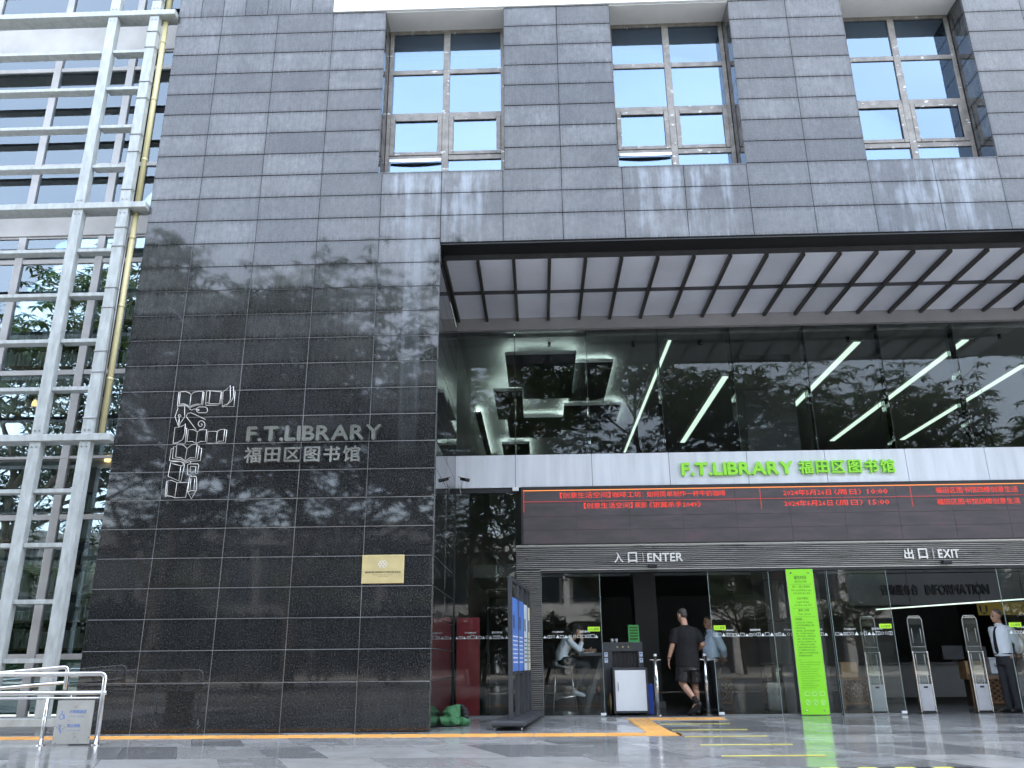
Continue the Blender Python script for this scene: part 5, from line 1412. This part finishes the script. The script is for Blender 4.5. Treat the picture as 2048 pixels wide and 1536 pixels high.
def standing_guard(loc, rz, label, shirtmat, tie, hairmat, skinmat, belly, head_yaw, scale):
    p = person_root(loc, rz, label); p.scale = (scale, scale, scale)
    bd = MB(); Q, A1 = head(bd, (0, .035, 1.60), head_yaw, -.05)
    limb(bd, [(0, -.01, 1.40), (0, .02, 1.55)], [.062, .054])
    loft(bd, [((0, .0, .92), .14, .09), ((0, .02, 1.12), .135, .09), ((0, 0, 1.30), .15, .09), ((0, -.015, 1.40), .11, .07)])
    for s in (-1, 1):
        limb(bd, [(s * .19, -.02, 1.38), (s * .235, -.12, 1.12), (s * .06, -.22, .95)], [.052, .042, .030]); hand(bd, (s * .05, -.225, .945), (-s, -.05, -.45), (0, -1, .2), .6)
        limb(bd, [(s * .09, 0, .92), (s * .095, .01, .50), (s * .10, -.01, .08)], [.085, .055, .038])
    remeshed('body', skinmat, p, bd, .0072, 2); face_bits(p, Q, A1, hairmat)
    ts = MB(); loft(ts, [((0, .01, .93), .172, .128 + belly * .5), ((0, .02 + belly * .4, 1.10), .182, .132 + belly), ((0, .005, 1.28), .195, .135), ((0, -.012, 1.385), .180, .112), ((0, 0, 1.44), .09, .075)])
    for s in (-1, 1): limb(ts, [(s * .185, -.02, 1.365), (s * .235, -.12, 1.12), (s * .115, -.19, 1.0)], [.080, .066, .054], True)
    limb(ts, [(0, 0, 1.41), (0, .008, 1.455)], [.078, .066]); remeshed('shirt', shirtmat, p, ts, .010, 8, .006, 9)
    tr = MB(); loft(tr, [((0, -.01, .78), .175, .13), ((0, -.005, .88), .176, .135), ((0, .0, .97), .168, .122)])
    for s in (-1, 1): limb(tr, [(s * .085, 0, .84), (s * .093, .01, .48), (s * .10, -.008, .05)], [.100, .082, .072], True)
    remeshed('trousers', 'trouser', p, tr, .012, 2, .006, 9)
    bl = MB(); bl.tube([(.171 * math.cos(a), .004 + .128 * math.sin(a), .965) for a in [i * .3 for i in range(22)]], .014, 6); bl.build('belt', 'shoe', p, smooth=True)
    if tie:
        t = MB(); rows_ = [(1.425, .020, .085), (1.395, .016, .115), (1.34, .020, .145), (1.25, .026, .160 + belly * .6), (1.15, .031, .166 + 1.4 * belly), (1.05, .036, .164 + 1.4 * belly), (1.0, .034, .158 + 1.2 * belly), (.965, .006, .154 + belly)]
        for z_, w_, y_ in rows_:
            for u_, d_ in ((-1, 0), (1, 0), (1, -.012), (-1, -.012)): t.v.append((u_ * w_, y_ + d_, z_))
        for k_ in range(len(rows_) - 1):
            for q_ in range(4): a_ = k_ * 4 + q_; b_ = k_ * 4 + (q_ + 1) % 4; t.f.append((a_, b_, b_ + 4, a_ + 4))
        n_ = len(t.v); t.f += [(0, 1, 2, 3), (n_ - 4, n_ - 3, n_ - 2, n_ - 1)]; t.build('tie', 'cloth_black', p)
    cl_ = MB(); cl_.tube([(.064 * math.cos(a), .012 + .064 * math.sin(a), 1.462) for a in [i * .3 for i in range(22)]], .013, 6); cl_.build('collar', shirtmat, p, smooth=True)
    s1 = MB()
    for s in (-1, 1): s1 = MB(); limb(s1, [(s * .10, -.035, .045), (s * .105, .06, .045), (s * .115, .17, .033)], [.043, .046, .034]); remeshed('shoe', 'shoe', p, s1, .010, 2)
    return p
standing_guard((8.10, 3.40, 0), R(108), 'guard in white shirt and black tie standing at the exit', 'cloth_white', True, 'hair_grey', 'skin_tan', .0, -.15, .985)
standing_guard((3.14, 3.95, 0), R(104), 'guard in pale blue shirt half hidden behind the middle door', 'cloth_blue', True, 'hair', 'skin_tan', .035, .30, .96)

# woman reading at the bar table
p4 = person_root((.42, SY, 0), R(-90), 'person in white blouse leaning on the bar table behind the left door')
bd = MB(); Q, A1 = head(bd, (0.02, .29, 1.42), -.1, -.35)
limb(bd, [(0, .17, 1.27), (.01, .26, 1.37)], [.05, .047])
loft(bd, [((0, .0, .90), .15, .11), ((0, -.02, 1.02), .12, .09), ((0, .06, 1.18), .12, .08), ((0, .12, 1.25), .08, .06)])
limb(bd, [(.12, .11, 1.22), (.175, .30, 1.075), (.06, .36, 1.30)], [.036, .036, .025]); hand(bd, (.055, .36, 1.31), (-.3, -.1, 1), (1, 0, 0), .6)
limb(bd, [(-.12, .11, 1.22), (-.165, .28, 1.07), (-.05, .46, 1.075)], [.036, .036, .025]); hand(bd, (-.045, .47, 1.075), (.4, 1, -.05), (0, 0, 1), .3)
for s in (-1, 1): limb(bd, [(s * .09, .02, .88), (s * .09, .42, .80), (s * .08, .20, .42)], [.08, .055, .035])
remeshed('body', 'skin', p4, bd, .0068, 2); face_bits(p4, Q, A1, 'hair', False)
ts = MB(); loft(ts, [((0, -.01, .92), .170, .13), ((0, -.02, 1.03), .152, .12), ((0, .06, 1.18), .172, .12), ((0, .115, 1.255), .155, .095), ((0, .16, 1.31), .07, .06)])
limb(ts, [(.14, .12, 1.245), (.18, .29, 1.085), (.10, .35, 1.22)], [.06, .05, .042], True); limb(ts, [(-.14, .12, 1.245), (-.17, .27, 1.085), (-.09, .40, 1.08)], [.06, .05, .042], True)
remeshed('blouse', 'cloth_white', p4, ts, .010, 8, .007, 11)
tr = MB(); loft(tr, [((0, .0, .94), .165, .13), ((0, .02, .87), .17, .14)])
for s in (-1, 1): limb(tr, [(s * .09, .02, .89), (s * .092, .42, .81), (s * .08, .22, .46)], [.10, .075, .055])
remeshed('trousers', 'trouser', p4, tr, .012, 2, .005, 9)
s1 = MB()
for s in (-1, 1): s1 = MB(); limb(s1, [(s * .08, .18, .36), (s * .08, .27, .325), (s * .085, .36, .30)], [.038, .038, .030]); remeshed('shoe', 'cloth_white', p4, s1, .010, 2)
